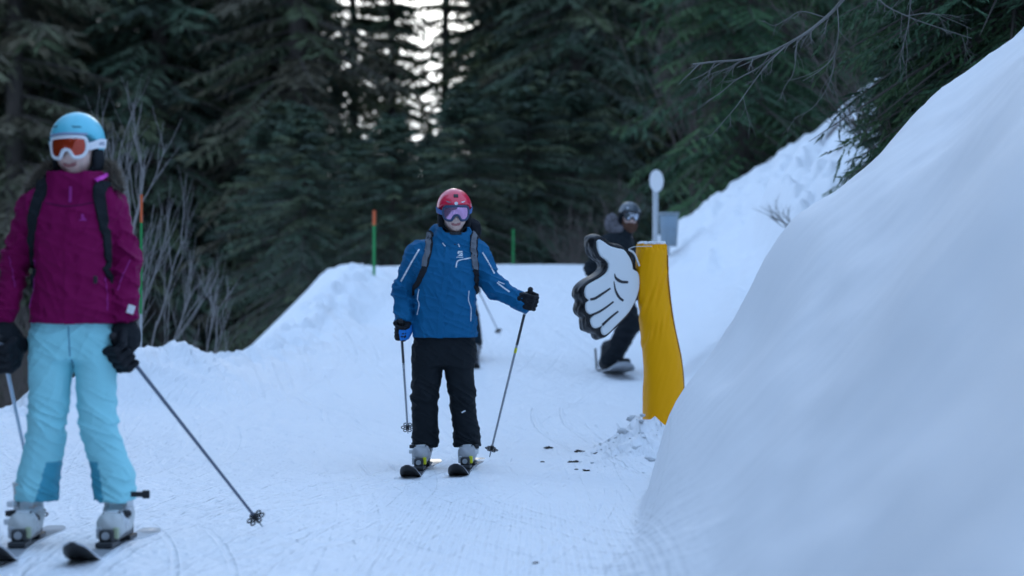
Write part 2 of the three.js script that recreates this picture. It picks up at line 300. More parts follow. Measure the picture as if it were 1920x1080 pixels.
// ---------------------------------------------------------------- padded post with the foam hand
const black = phy([0.008, 0.009, 0.012], 0.4, { specularIntensity: 0.6, clearcoat: 0.12, clearcoatRoughness: 0.3 });
const snowBit = std([0.85, 0.87, 0.9], 0.65, { bumpMap: grain, bumpScale: 0.004 });
{
  const base = [0.979, 0.255, -16.5], t = thing('padded_post', 'yellow vinyl padded post beside the snow bank', 'post', base);
  // rows: height above base, centre x, radius
  const rows = table([[-0.3, 0.065, 0.145], [0, 0.06, 0.142], [0.25, 0.06, 0.14], [0.4, 0.05, 0.134], [0.6, 0.022, 0.121], [0.8, -0.005, 0.115], [1.0, -0.02, 0.111], [1.15, -0.022, 0.11], [1.19, -0.022, 0.104]]);
  const N = 96, M = 150, pos = [], uv = [], idx = [];
  for (let j = 0; j <= M; j++) for (let i = 0; i <= N; i++) {
    const y = -0.3 + 1.49 * j / M, a = i / N * 2 * Math.PI, [cx, r] = rows(y);
    const u = Math.sin(a), fold = Math.exp(-((y - 0.86 - 0.14 * u) ** 2) / 0.0035) * 0.006 * Math.sin(46 * (y - 0.32 * u)) + Math.exp(-((y - 0.62 - 0.1 * u) ** 2) / 0.002) * 0.004 * Math.sin(50 * (y - 0.4 * u)) + 0.0016 * n3(u * 1.5, y * 9 - u * 3, Math.cos(a) * 1.5) + 0.005 * n3(u, y * 2.2, Math.cos(a));
    const seam = -0.006 * Math.exp(-((a - 1.25) ** 2) / 0.0015), cap = -0.012 * smooth(1.13, 1.19, y) * (0.5 + 0.5 * Math.sin(a * 17));
    const rr = r + fold + seam + cap;
    pos.push(cx + Math.sin(a) * rr, y, Math.cos(a) * rr); uv.push(a * 0.12, y);
    if (i < N && j < M) { const o = j * (N + 1) + i; idx.push(o, o + 1, o + N + 2, o, o + N + 2, o + N + 1); }
  }
  const g = new THREE.BufferGeometry(); g.setAttribute('position', new THREE.Float32BufferAttribute(pos, 3)); g.setAttribute('uv', new THREE.Float32BufferAttribute(uv, 2)); g.setIndex(idx); g.computeVertexNormals();
  const vinyl = phy([0.95, 0.41, 0.001], 0.5, { specularIntensity: 0.25, clearcoat: 0.06, clearcoatRoughness: 0.35, bumpMap: grain, bumpScale: 0.0006 });
  part('pad', g, vinyl, t);
  const top = surf((x, y, z) => Math.max(Math.hypot(x + 0.022, z) - 0.103 + 0.004 * Math.sin(Math.atan2(x, z) * 17), y - 1.195 - 0.008 * n3(x * 20, 0, z * 20), 1.16 - y), [-0.14, 1.14, -0.13], [0.1, 1.22, 0.13], 0.006);
  part('top_cap', top, vinyl, t);
  part('seam_cord', tube([0, 1, 2, 3, 4, 5, 6, 7, 8, 9].map((k) => { const y = -0.05 + k * 0.13, [cx, r] = rows(y), a = 1.25 + 0.02 * Math.sin(k * 2); return [cx + Math.sin(a) * (r + 0.002), y, Math.cos(a) * (r + 0.002)]; }), 0.0045, 6, 40), std([0.3, 0.14, 0.02], 0.7), t);
  const crust = thing('snow_crust', 'thin crust of snow lying on top of the yellow post', 'snow', base);
  const cf = (x, y, z) => { const q = 0.5 + n2(x * 22, z * 22) * 0.9 + n2(x * 50, z * 40) * 0.5, r = Math.hypot(x + 0.022, z); return Math.max(y - 1.199 - 0.016 * clamp(q) , 1.192 - y, (r - 0.1 - 0.01 * n2(x * 30, z * 30)) * 0.8, (0.25 - q) * 0.02); };
  part('crust', surf(cf, [-0.15, 1.18, -0.13], [0.11, 1.24, 0.13], 0.0045), snowBit, crust);
}
{
  const at = [0.677, 1.15, -16.35], t = thing('foam_hand', 'large black and white foam hand with raised thumb on the yellow post', 'sign', at);
  t.rotation.y = 0.44; t.rotation.z = -0.02;
  const k = 0.00081, q = (x, y) => [(x - 400) * k / 0.905, (540 - y) * k];
  const rim = [[238, 170], [242, 140], [268, 122], [305, 122], [350, 150], [410, 178], [490, 200], [535, 245], [572, 305], [612, 385], [634, 470], [632, 545], [605, 640], [560, 735], [505, 800], [440, 865], [385, 922], [345, 946], [312, 940], [292, 905], [255, 893], [218, 868], [203, 815], [200, 782], [175, 752], [162, 715], [166, 655], [148, 615], [150, 565], [172, 520], [225, 478], [285, 445], [330, 408], [348, 370], [338, 332], [300, 303], [262, 262], [240, 215]];
  const sp = new THREE.Shape(new THREE.SplineCurve([...rim, rim[0]].map((p) => new THREE.Vector2(...q(...p)))).getPoints(190).slice(0, -1));
  const body = new THREE.ExtrudeGeometry(sp, { depth: 0.1, bevelEnabled: true, bevelThickness: 0.014, bevelSize: 0.012, bevelOffset: -0.006, bevelSegments: 4, steps: 10 });
  body.translate(0, 0, -0.115);
  { const a = body.attributes.position; for (let i = 0; i < a.count; i++) { const x = a.getX(i), y = a.getY(i), z = a.getZ(i); const w = 0.006 * n3(x * 9, y * 9, z * 16) + 0.003 * n3(x * 26, y * 26, z * 30); const sq = 1 + 0.05 * Math.cos((z + 0.09) * 18); a.setXYZ(i, x * sq + w, y * sq + w * 0.7, z); } body.deleteAttribute('normal'); }
  const welded = join([body]); welded.computeVertexNormals();
  part('side_wall', softened(welded), black, t);
  const palm = [[268, 165], [285, 152], [310, 160], [375, 200], [440, 218], [490, 228], [520, 262], [545, 300], [562, 345], [570, 385], [605, 405], [622, 450], [622, 540], [596, 630], [548, 722], [495, 785], [430, 850], [375, 905], [343, 922], [322, 905], [320, 868], [352, 822], [300, 858], [262, 866], [238, 845], [228, 800], [252, 762], [215, 752], [190, 722], [188, 672], [212, 645], [186, 618], [176, 575], [192, 530], [240, 497], [300, 462], [345, 425], [366, 385], [366, 340], [340, 308], [300, 278], [275, 225]];
  const pg = new THREE.ExtrudeGeometry(new THREE.Shape(new THREE.SplineCurve([...palm, palm[0]].map((p) => new THREE.Vector2(...q(400 + (p[0] - 400) * 1.03, 540 + (p[1] - 540) * 1.025)))).getPoints(220).slice(0, -1)), { depth: 0.006, bevelEnabled: true, bevelThickness: 0.012, bevelSize: 0.012, bevelOffset: -0.009, bevelSegments: 5 });
  pg.translate(0, 0, -0.004);
  part('palm_panel', pg, phy([0.74, 0.78, 0.8], 0.4, { clearcoat: 0.25, clearcoatRoughness: 0.4, bumpMap: grain, bumpScale: 0.001 }), t);
  const line = (pts, w0, w1, w2) => {       // a printed stroke that swells along its length
    const c = new THREE.SplineCurve(pts.map((p) => new THREE.Vector2(...q(...p)))), L = [], Rr = [];
    for (let i = 0; i <= 20; i++) { const u = i / 20, p = c.getPoint(u), d = c.getTangent(u), w = (u < 0.5 ? lerp(w0, w1, u * 2) : lerp(w1, w2, u * 2 - 1)) * k; L.push([p.x - d.y * w, p.y + d.x * w]); Rr.unshift([p.x + d.y * w, p.y - d.x * w]); }
    return new THREE.ExtrudeGeometry(shape([...L, ...Rr]), { depth: 0.004, bevelEnabled: true, bevelThickness: 0.001, bevelSize: 0.001, bevelSegments: 1 }).translate(0, 0, 0.0115);
  };
  const ink = std([0.02, 0.022, 0.028], 0.5);
  for (const s of [[[[212, 640], [255, 628], [320, 585], [380, 543]], 9, 10, 6], [[[228, 768], [290, 740], [350, 700], [408, 655]], 9, 8, 6], [[[318, 850], [350, 820], [400, 775], [450, 735]], 10, 9, 6]]) part('finger_line', line(...s), ink, t);
  for (const s of [[[[414, 420], [425, 455], [470, 485], [530, 488]], 2, 12, 9], [[[409, 485], [425, 560], [455, 615], [492, 645]], 2, 10, 9]]) part('crease_line', line(...s), ink, t);
  const grey = std([0.7, 0.72, 0.74], 0.5);
  part('strap', tube([q(530, 215), q(575, 245), q(610, 320), q(622, 350)].map((p) => [...p, 0.02]), 0.007, 6, 16), grey, t);
  part('tie_cord', tube([[...q(525, 212), 0.02], [...q(560, 192), 0.03], [...q(620, 186), 0.075], [...q(680, 184), 0.10]], 0.0025, 5, 16), grey, t);
}
function softened(g) {          // rounds normals across small creases
  const a = g.attributes.position, key = (i) => `${Math.round(a.getX(i) * 2e3)},${Math.round(a.getY(i) * 2e3)},${Math.round(a.getZ(i) * 2e3)}`, m = new Map(), n = g.attributes.normal;
  for (let i = 0; i < a.count; i++) { const k = key(i), v = m.get(k) || [0, 0, 0]; v[0] += n.getX(i); v[1] += n.getY(i); v[2] += n.getZ(i); m.set(k, v); }
  for (let i = 0; i < a.count; i++) { const v = m.get(key(i)), l = Math.hypot(...v) || 1; n.setXYZ(i, v[0] / l, v[1] / l, v[2] / l); }
  return g;
}
// ---------------------------------------------------------------- sign, litter basket, marker poles
{
  const p = [1.906, 1.398, -32], y = H(p[0], 32), t = thing('round_sign', 'round white sign on a grey pole at the piste edge', 'sign', [p[0], y, -32]);
  part('pole', tube([[0, -0.3, 0], [0, 2.55 - y, 0]], 0.036, 14), std([0.5, 0.53, 0.56], 0.5, { metalness: 0.3 }), t);
  const disc = new THREE.CylinderGeometry(0.145, 0.145, 0.012, 40).rotateX(Math.PI / 2).rotateY(0.85).translate(0.01, 2.57 - y, 0.045);
  const s = part('sign_plate', disc, std([0.86, 0.86, 0.86], 0.5), t);
  part('rim', new THREE.TorusGeometry(0.143, 0.006, 8, 40).rotateY(0.85).translate(0.01, 2.57 - y, 0.045), std([0.6, 0.62, 0.66], 0.4, { metalness: 0.4 }), s);
  part('clamp', tube([[0, 2.53 - y, 0], [0, 2.6 - y, 0]], 0.043, 14), std([0.4, 0.42, 0.45], 0.5, { metalness: 0.5 }), t);
}
{
  const p = [2.109, 2.154, -32.4], y0 = [2.109, 1.71, -32.4][1], h = p[1] - y0, t = thing('litter_basket', 'grey wire litter basket with a pale blue liner beside the round sign', 'basket', [p[0], y0, -32.4]);
  const wire = std([0.36, 0.42, 0.46], 0.45, { metalness: 0.4 });
  part('rim', new THREE.TorusGeometry(0.132, 0.011, 8, 40).rotateX(Math.PI / 2).translate(0, h, 0), wire, t);
  for (const s of [0.05, 0.5]) part('hoop', new THREE.TorusGeometry(0.105 + 0.027 * s, 0.005, 6, 36).rotateX(Math.PI / 2).translate(0, h * s, 0), wire, t);
  for (let i = 0; i < 22; i++) { const a = i / 22 * 2 * Math.PI; part('wire_rod', tube([[Math.sin(a) * 0.105, 0, Math.cos(a) * 0.105], [Math.sin(a) * 0.132, h, Math.cos(a) * 0.132]], 0.004, 5), wire, t); }
  part('bottom', new THREE.CylinderGeometry(0.104, 0.104, 0.01, 30), wire, t);
  const prof = []; for (let k = 0; k <= 14; k++) prof.push(new THREE.Vector2(0.092 + 0.024 * k / 14 + 0.006 * Math.sin(k * 1.7), h * (0.03 + 0.9 * k / 14)));
  part('liner', new THREE.LatheGeometry(prof, 40), phy([0.42, 0.56, 0.68], 0.5, { transmission: 0.35, thickness: 0, side: THREE.DoubleSide }), t);
  part('support_post', tube([[0, -0.9, -0.14], [0, h, -0.15]], 0.02, 8), wire, t);
  for (const [x, yy, z, c, r] of [[-0.02, 0.12, 0.02, [0.55, 0.5, 0.36], 0.05], [0.045, 0.09, 0.01, [0.6, 0.25, 0.1], 0.04]]) {
    const w = thing('crumpled_wrapper', r > 0.045 ? 'crumpled beige wrapper inside the litter basket' : 'crumpled orange wrapper inside the litter basket', 'wrapper', [p[0] + x, y0 + yy, -32.4 + z]);
    part('paper', surf((X, Y, Z) => Math.hypot(X, Y * 0.8, Z) - r + 0.012 * n3(X * 40 + r * 90, Y * 40, Z * 40), [-0.08, -0.09, -0.08], [0.08, 0.09, 0.08], 0.008), std(c, 0.8), w);
  }
}
function marker(d, x, top, label, r = 0.017, cap = 0.27, green = 1.1) {
  const y = H(x, d), t = thing('marker_pole', label, 'marker pole', [x, y, -d], 'piste marker poles'), h = top - y;
  if (cap) part('orange_tip', tube([[0.004, h - cap, 0], [0.006, h, 0]], r, 10), std([0.72, 0.13, 0.035], 0.55), t);
  part('green_shaft', tube([[0, Math.max(-0.3, h - cap - green), 0], [0.004, h - cap, 0]], r * 0.97, 10), std([0.012, 0.28, 0.07], 0.55), t);
  if (h - cap - green > -0.3) part('pale_foot', tube([[-0.004, -0.4, 0], [0, h - cap - green, 0]], r * 0.95, 10), std([0.5, 0.52, 0.54], 0.6), t);
  return t;
}
marker(22.4, [-3.452, 0.654, -22.4][0], [-3.442, 2.018, -22.4][1], 'orange tipped green marker pole behind the skier in the purple jacket', 0.0125, 0.26, 0.85);
marker(31.2, [-1.789, 1.357, -31.2][0], [-1.782, 2.152, -31.2][1], 'orange tipped green marker pole standing on the far snow mound', 0.019, 0.19, 1.5);
marker(38.5, [0.017, 1.491, -38.5][0], [0.017, 2.088, -38.5][1], 'faint green marker pole beyond the crest, right of the red helmet', 0.014, 0, 2);
// ---------------------------------------------------------------- snow chunks and bark scattered by the post
{
  const R = rng(5), gs = [];
  for (let i = 0; i < 60; i++) {
    const a = R() * 6.283, q = Math.pow(R(), 0.7), x = 0.74 + Math.cos(a) * q * 0.34, d = 15.9 + Math.sin(a) * q * 1.15, s = 0.005 + 0.03 * Math.pow(R(), 5);
    const g = new THREE.IcosahedronGeometry(s, 4), A = g.attributes.position, o = R() * 50;
    for (let k = 0; k < A.count; k++) { const m = 1 + 0.35 * n3(A.getX(k) / s + o, A.getY(k) / s, A.getZ(k) / s); A.setXYZ(k, A.getX(k) * m * 1.3, A.getY(k) * m * 0.7, A.getZ(k) * m); }
    softened(join([g])); gs.push(g.translate(x, H(x, d) + s * 0.05, -d));
  }
  const m = part('snow_chunks', gs, snowBit); m.userData = { kind: 'stuff', label: 'broken snow chunks heaped at the foot of the yellow post', category: 'snow' };
  const bark = std([0.035, 0.028, 0.022], 0.9, { bumpMap: grain, bumpScale: 0.003 });
  for (const [px, d, s1] of [[0.255, 16.9, 0.03], [0.46, 16.6, 0.028], [0.5, 16.55, 0.016], [0.4, 15.9, 0.03], [0.425, 15.86, 0.025], [0.56, 15.95, 0.017], [0.47, 15.12, 0.026], [0.41, 15.3, 0.016], [0.2, 15.9, 0.014], [0.69, 16.85, 0.026], [0.83, 16.9, 0.022], [0.64, 16.2, 0.013], [0.94, 16.02, 0.045], [0.09, 9.15, 0.012]]) {
    const s = s1 * 0.72, g = new THREE.IcosahedronGeometry(s, 3), A = g.attributes.position;
    for (let k = 0; k < A.count; k++) { const m = 1 + 0.7 * n3(A.getX(k) / s * 1.4 + px * 60, A.getY(k) / s * 1.4, A.getZ(k) / s * 1.4 + d * 3); A.setXYZ(k, A.getX(k) * m * 1.25, A.getY(k) * m * 0.5, A.getZ(k) * m); }
    g.computeVertexNormals();
    const label = d < 10 ? 'small dark bark bit alone on the snow near the bottom edge' : s1 > 0.04 ? 'large brown bark lump at the foot of the yellow post' : 'small dark bark bit on the snow left of the yellow post';
    const t = thing('bark_fragment', label, 'bark', [px, H(px, d) + s * 0.05, -d], 'dark bark bits scattered on the snow'); part('bark', g, bark, t);
  }
}
// ---------------------------------------------------------------- trees
function triGeo(pos, col) {
  const g = new THREE.BufferGeometry(); g.setAttribute('position', new THREE.Float32BufferAttribute(pos, 3)); if (col) g.setAttribute('color', new THREE.Float32BufferAttribute(col, 3));
  g.computeVertexNormals(); return g;
}
// crown of a spruce: whorls of drooping boughs, each hung with twigs of needle clumps
function spruceCrown({ h, r, y0 = 0.6, gap = 0.34, per = 7, nodes = 9, leaves = 7, leaf = 0.21, wide = 0.028, seed = 1, droop = 0.55, tones, bare = 0.04 }) {
  const R = rng(seed), pos = [], col = [], wood = [];
  const p = V(0, 0, 0), out = V(0, 0, 0), sd = V(0, 0, 0), dir = V(0, 0, 0), s = V(0, 0, 0);
  for (let y = y0; y < h - 0.3; y += gap * (0.75 + R() * 0.5) * (0.6 + 0.4 * (1 - y / h))) {
    const k = 1 - y / h, n = Math.round(per * (0.75 + R() * 0.5));
    for (let b = 0; b < n; b++) {
      const a = R() * 6.283, L = r * Math.pow(k, 0.75) * (0.6 + R() * 0.6) * (y < 2 ? 0.75 + R() * 0.3 : 1) + 0.12, lift = (0.35 - k * 0.75) * (0.7 + R() * 0.6), dead = R() < bare + (y < 1.8 ? 0.12 : 0);
      const tone = tones[Math.floor(R() * tones.length)], tv = 0.7 + R() * 0.6;
      out.set(Math.cos(a), 0, Math.sin(a)); sd.set(-out.z, 0, out.x);
      const bough = (t) => p.copy(out).multiplyScalar(L * t).setY(y + L * (lift * t - droop * t * t * k + 0.22 * t * t * t * k));
      if (L > 0.5) { const q = [0, 0.35, 0.7, 1].map((t) => bough(t).clone()); wood.push(tube(q, 0.005 + L * 0.009, 4, 4, 0.002)); }
      if (dead) continue;
      for (let i = 0; i < nodes; i++) {
        if (y > 9 && i % 2) continue;
        const big = y > 9 ? 1.6 : 1, t = 0.16 + 0.84 * (i + R() * 0.7) / nodes; bough(Math.min(1, t));
        for (const side of [-1, 1]) {
          const l = (0.16 + 0.34 * (1 - t * 0.6)) * Math.min(1, L * 0.7) * (0.7 + R() * 0.6), fall = 0.25 + R() * 0.9 * k;
          for (let j = 0; j < leaves; j++) {
            const u = (j + R()) / leaves;
            dir.copy(out).multiplyScalar(0.45 + (R() - 0.5) * 0.7).addScaledVector(sd, side * (0.75 + (R() - 0.5) * 0.8)).setY(-fall + (R() - 0.5) * 0.6).normalize();
            const bx = p.x + (sd.x * side * 0.8 + out.x * 0.4) * l * u, by = p.y - fall * l * u * 0.9, bz = p.z + (sd.z * side * 0.8 + out.z * 0.4) * l * u;
            s.set(R() - 0.5, R() - 0.5, R() - 0.5).cross(dir).normalize();
            const q = big * leaf * (0.6 + R() * 0.8), w = big * wide * (0.6 + R() * 0.8);
            pos.push(bx + s.x * w, by + s.y * w, bz + s.z * w, bx - s.x * w, by - s.y * w, bz - s.z * w, bx + dir.x * q, by + dir.y * q, bz + dir.z * q);
            const f = tv * (0.75 + R() * 0.5); for (let c = 0; c < 3; c++) col.push(tone[0] * f, tone[1] * f, tone[2] * f);
          }
        }
      }
    }
  }
  return { crown: triGeo(pos, col), wood: wood.length ? join(wood) : null };
}
const leafMat = new THREE.MeshStandardMaterial({ vertexColors: true, roughness: 0.85, side: THREE.DoubleSide });
const barkMat = std([0.075, 0.062, 0.052], 0.9, { bumpMap: grain, bumpScale: 0.02 });
const twigMat = std([0.1, 0.085, 0.075], 0.85), paleTwig = std([0.3, 0.28, 0.275], 0.85), boughTwig = std([0.085, 0.07, 0.055], 0.9), darkTwig = std([0.14, 0.135, 0.125], 0.85), brownTwig = std([0.13, 0.105, 0.09], 0.85);
const dark = [[0.056, 0.095, 0.058], [0.068, 0.1, 0.06], [0.09, 0.112, 0.056], [0.06, 0.084, 0.06]], olive = [[0.12, 0.135, 0.056], [0.09, 0.118, 0.056], [0.13, 0.12, 0.07]], fresh = [[0.055, 0.12, 0.05], [0.045, 0.1, 0.05], [0.07, 0.13, 0.05]];
const protos = {};
function spruce(kind, label, pos, turn, scale, group) {
  let t;
  if (!protos[kind]) {
    const spec = {
      tall_dark: { h: 21, r: 3.1, seed: 3, tones: dark, y0: 0.5 }, tall_loose: { h: 24, r: 3.5, seed: 9, tones: [...dark, ...olive], y0: 0.9, gap: 0.4, nodes: 10, droop: 0.75 }, olive: { h: 19, r: 3.2, seed: 14, tones: [...olive, dark[0]], y0: 0.4, droop: 0.7 },
      dead_brown: { h: 20, r: 2.8, seed: 61, tones: [[0.12, 0.105, 0.065], [0.1, 0.105, 0.06], [0.085, 0.11, 0.056], [0.11, 0.1, 0.066]], y0: 0.4, gap: 0.36, leaves: 6, bare: 0.15 }, airy: { h: 18, r: 2.3, seed: 55, tones: [...olive, dark[1]], y0: 0.8, gap: 0.42, per: 6, nodes: 8, leaves: 5, droop: 0.8, bare: 0.1 }, sparse: { h: 17, r: 1.9, seed: 51, tones: [...olive, dark[1]], y0: 1, gap: 0.5, per: 5, nodes: 7, leaves: 4, droop: 0.8, bare: 0.12 }, shade: { h: 20, r: 3.2, seed: 77, tones: dark, y0: 0.6, leaves: 2, leaf: 0.42, wide: 0.13 }, understorey: { h: 11, r: 5, seed: 52, tones: dark, gap: 0.3, y0: 0.25 },
      fresh: { h: 11, r: 2.3, seed: 21, tones: fresh, gap: 0.26, y0: 0.25, leaves: 10, leaf: 0.13, wide: 0.017 }, young: { h: 6.5, r: 1.55, seed: 31, tones: [...fresh, dark[0]], gap: 0.13, per: 9, nodes: 13, leaves: 14, leaf: 0.075, wide: 0.0095, y0: 0.1, droop: 0.5 },
    }[kind];
    const c = spruceCrown(spec);
    t = thing('spruce_tree', label, 'spruce', pos, group); const rr = spec.h * 0.011 + 0.02;
    part('trunk', tube([[0, -1.2, 0], [0.04, spec.h * 0.3, 0.03], [0, spec.h * 0.7, 0], [0, spec.h, 0]], rr * 1.2, 9, 12, 0.015), barkMat, t);
    part('crown', c.crown, leafMat, t); if (c.wood) part('boughs', c.wood, twigMat, t);
    protos[kind] = t;
  } else { t = protos[kind].clone(); t.name = numbered('spruce_tree'); t.userData = { label, category: 'spruce' }; if (group) t.userData.group = group; scene.add(t); t.position.set(...pos); }
  t.rotation.y = turn; t.scale.setScalar(scale); return t;
}
// the forest wall behind the piste; a thin place left of the middle lets the low sky through
{
  const R = rng(42), kinds = ['tall_dark', 'tall_loose', 'olive', 'dead_brown', 'tall_dark', 'olive'];
  const G = 'spruces of the forest wall', lab = 'dark spruce in the dense blurred forest wall behind the piste';
  const rows = [[50, 3.0, -15, 5], [54, 3.0, -17, 9], [59, 3.0, -18, 13], [65, 3.1, -20, 17], [73, 3.4, -22, 20], [83, 3.6, -25, 25]];
  for (const [d, step, x0, x1] of rows) for (let x = x0 + R() * step; x < x1; x += step * (0.75 + R() * 0.5)) {
    const dd = d + (R() - 0.5) * 3.4, u = x / dd, kind = kinds[Math.floor(R() * kinds.length)], tw = R() * 6.283, sc = 0.85 + R() * 0.4;
    if (Math.abs(u + 0.039) < 0.004 + 2.0 * sc / dd) continue;       // the thin place
    spruce(kind, lab, [x, H(x, dd) - 0.3, -dd], tw, sc, G);
  }
  for (const [u, d, s, r, l] of [[-0.066, 72, 0.95, 0.3, 'airy spruce left of the bright sky gap'], [-0.012, 70, 1, 4.4, 'airy spruce right of the bright sky gap'], [-0.05, 86, 1.1, 0.9, 'airy spruce far back in the left of the bright sky gap']]) spruce('airy', l, [u * d, H(u * d, d) - 0.2, -d], r, s);
  for (const [u, d, l] of [[-0.098, 58, 'tall spruce well left of the bright sky gap'], [-0.088, 68, 'tall spruce deep in the forest left of the bright sky gap'], [0.012, 60, 'tall spruce well right of the bright sky gap']]) spruce('tall_dark', l, [u * d, H(u * d, d) - 0.2, -d], d, 0.85);
  spruce('sparse', 'thin sparse spruce standing before the left of the bright sky gap', [-3.5, H(-3.5, 70) - 0.2, -70], 1.1, 1);
  spruce('sparse', 'thin sparse spruce standing before the right of the bright sky gap', [-2.1, H(-2.1, 76) - 0.2, -76], 2.7, 1.1);
  const low = [[-3.7, 43, 0.36], [-2.9, 46, 0.34], [-2.1, 42.5, 0.32], [-1.5, 45, 0.33], [-0.8, 42, 0.36], [-2.4, 50, 0.38], [-1.6, 51, 0.37], [-3.4, 50, 0.42], [-0.5, 48, 0.45], [0.3, 43, 0.4], [1.1, 44, 0.42], [0.4, 50, 0.55], [-4.4, 46, 0.45]];
  for (const [x, d, s] of low) spruce('understorey', 'short dark spruce low under the bright sky gap', [x, H(x, d) - 0.2, -d], x * 7, s, 'short spruces under the sky gap');
  // spruces on the slope left of the piste and behind the photographer: out of the picture, they shade the piste and the bank
  for (let x = -10; x < 13; x += 3.1) { const d = -19 - R() * 5; spruce('shade', 'tall dark spruce behind the photographer', [x, H(x, d) - 0.3, -d], R() * 6.283, 0.8 + R() * 0.3, 'spruces behind the photographer'); }
  for (let d = -8; d < 24; d += 3.6) for (const q of [0, 1]) { const x = -8.2 - q * 5 - R() * 2.5; spruce(d > 18 ? 'tall_dark' : 'shade', 'tall dark spruce on the slope left of the piste', [x, H(x, d) - 0.3, -d], R() * 6.283, 0.8 + R() * 0.35, 'spruces on the slope left of the piste'); }
  
  spruce('fresh', 'fresh green spruce above the far snow bank beside the sign', [[3.66, 3.169, -38][0], 1.4, -38], 0.8, 0.95);
  spruce('fresh', 'fresh green spruce behind the snow covered mound', [[4.721, 3.329, -41][0], 2.6, -41], 2.1, 1.05);
  spruce('tall_dark', 'dark spruce high on the right hillside', [9.5, H(9.5, 36), -36], 2.1, 0.9);
  spruce('olive', 'spruce standing behind the bare shrubs on the right bank', [7.2, H(7.2, 32), -32], 0.1, 0.8);
  spruce('tall_dark', 'spruce on the right hillside near the top right corner', [7.4, H(7.4, 26), -26], 0.9, 0.7);
  // young spruces on the near bank
  spruce("young", "young spruce low behind the snow ridge, its boughs over the snow", [[3.314, 2.239, -20.5][0], 1.6, -20.5], 0.3, 0.36);
  spruce('young', 'young spruce right behind the ridge of the near bank', [[3.8, 2.618, -19.5][0], 2.2, -19.5], 2.2, 0.66);
  spruce('young', 'young spruce at the right edge of the picture', [[3.871, 2.871, -18.5][0], 2.5, -18.5], 4.2, 0.9);
  spruce('young', 'young spruce at the top right behind the bare branch', [[4.927, 3.475, -25][0], 2.9, -25], 1.2, 0.9);
  spruce('young', 'young green spruce right of the fallen trunk', [[4.125, 3.034, -23][0], 2.5, -23], 3.3, 0.6);
  spruce('fresh', 'green spruce filling the top right corner', [[5.828, 3.878, -28][0], 3.6, -28], 3.3, 0.8);
  spruce('young', 'young spruce between the fallen trunk and the picture edge', [[4.982, 3.243, -22.5][0], 3.2, -22.5], 5.0, 0.9);
}
// leafless shrubs and limbs
function twigs(base, dir, len, r, depth, R, list, spread = 0.6, up = 0.12) {
  const pts = [base.clone()], d = dir.clone(), n = 4, p = base.clone();
  for (let i = 0; i < n; i++) { d.x += (R() - 0.5) * 0.35; d.y += (R() - 0.5) * 0.3 + up; d.z += (R() - 0.5) * 0.35; d.normalize(); p.addScaledVector(d, len / n); pts.push(p.clone()); }
  list.push(tube(pts, r, depth > 1 ? 6 : 4, 6, r * 0.45));
  if (depth <= 0) return;
  const kids = depth > 2 ? 4 : 5;
  for (let k = 0; k < kids; k++) {
    const t = 0.3 + 0.7 * (k + R() * 0.8) / kids, i = Math.min(n - 1, Math.floor(t * n)), q = pts[i].clone().lerp(pts[i + 1], t * n - i), nd = d.clone().add(V((R() - 0.5) * 2 * spread, (R() - 0.35) * spread, (R() - 0.5) * 2 * spread)).normalize();
    twigs(q, nd, len * (0.42 + R() * 0.3), r * 0.52, depth - 1, R, list, spread, up);
  }
}
function bush(label, pos, { stems = 3, len = 1.6, r = 0.025, depth = 3, seed = 1, lean = [0, 1, 0], spread = 0.6, mat = twigMat, up = 0.12, fan = 0.5, name = 'bare_shrub', cat = 'shrub', group } = {}) {
  const R = rng(seed), t = thing(name, label, cat, pos, group);
  for (let s = 0; s < stems; s++) { const list = []; twigs(V((R() - 0.5) * 0.25, -0.2, (R() - 0.5) * 0.25), V(lean[0] + (R() - 0.5) * fan * 2, lean[1], lean[2] + (R() - 0.5) * fan * 2).normalize(), len * (0.7 + R() * 0.5), r * (0.7 + R() * 0.5), depth, R, list, spread, up); part('stem', list, mat, t); }
  return t;
}
bush('pale leafless shrub rising behind the skier in the purple jacket', [[-3.877, 0.369, -23.5][0], -0.35, -23.5], { stems: 3, len: 2.5, r: 0.02, depth: 3, seed: 4, fan: 0.2, spread: 0.6, mat: paleTwig, up: 0.16 });
bush('pale leafless shrub leaning right beside the orange tipped pole', [[-3.617, 0.346, -24.2][0], -0.45, -24.2], { stems: 2, len: 1.5, r: 0.016, depth: 3, seed: 8, fan: 0.4, spread: 0.6, mat: paleTwig, lean: [0.22, 1, 0], up: 0.14 });
bush('grey brown thicket at the left picture edge', [[-5.127, -0.044, -24.5][0], -0.8, -24.5], { stems: 6, len: 1.3, r: 0.016, depth: 3, seed: 12, fan: 0.5, mat: brownTwig, up: 0.16 });
bush('grey brown thicket between the arm and the leg of the skier in purple', [[-5.082, -0.092, -25.5][0], -0.9, -25.5], { stems: 6, len: 1.2, r: 0.016, depth: 3, seed: 13, fan: 0.5, mat: brownTwig, up: 0.16 });
{
  const R = rng(91), G = 'leafless shrubs under the forest';       // brownish leafless growth under the spruces, far back and blurred
  for (const [px, d, y, len, seed] of [[0.033, 41, 0.2, 1.6, 24], [0.076, 39, 1.4, 3.4, 25], ])
    bush('blurred leafless brown shrub at the foot of the forest', [px * d, y, -d], { stems: 5, len, r: 0.03, depth: 3, seed, fan: 0.32, mat: brownTwig, group: G });
}
bush('tangled leafless shrub over the fallen trunk on the right bank', [[3.314, 2.693, -20.5][0], 2.1, -20.5], { stems: 3, len: 1.0, r: 0.01, depth: 3, seed: 15, fan: 0.9, mat: brownTwig, up: 0.06, lean: [-0.35, 1, 0] });
bush('leafless shrub arching left above the far mound', [[3.787, 2.595, -22.5][0], 2.3, -22.5], { stems: 4, len: 1.2, r: 0.012, depth: 3, seed: 17, fan: 0.6, mat: brownTwig, up: 0.06, lean: [-0.5, 1.1, 0] });
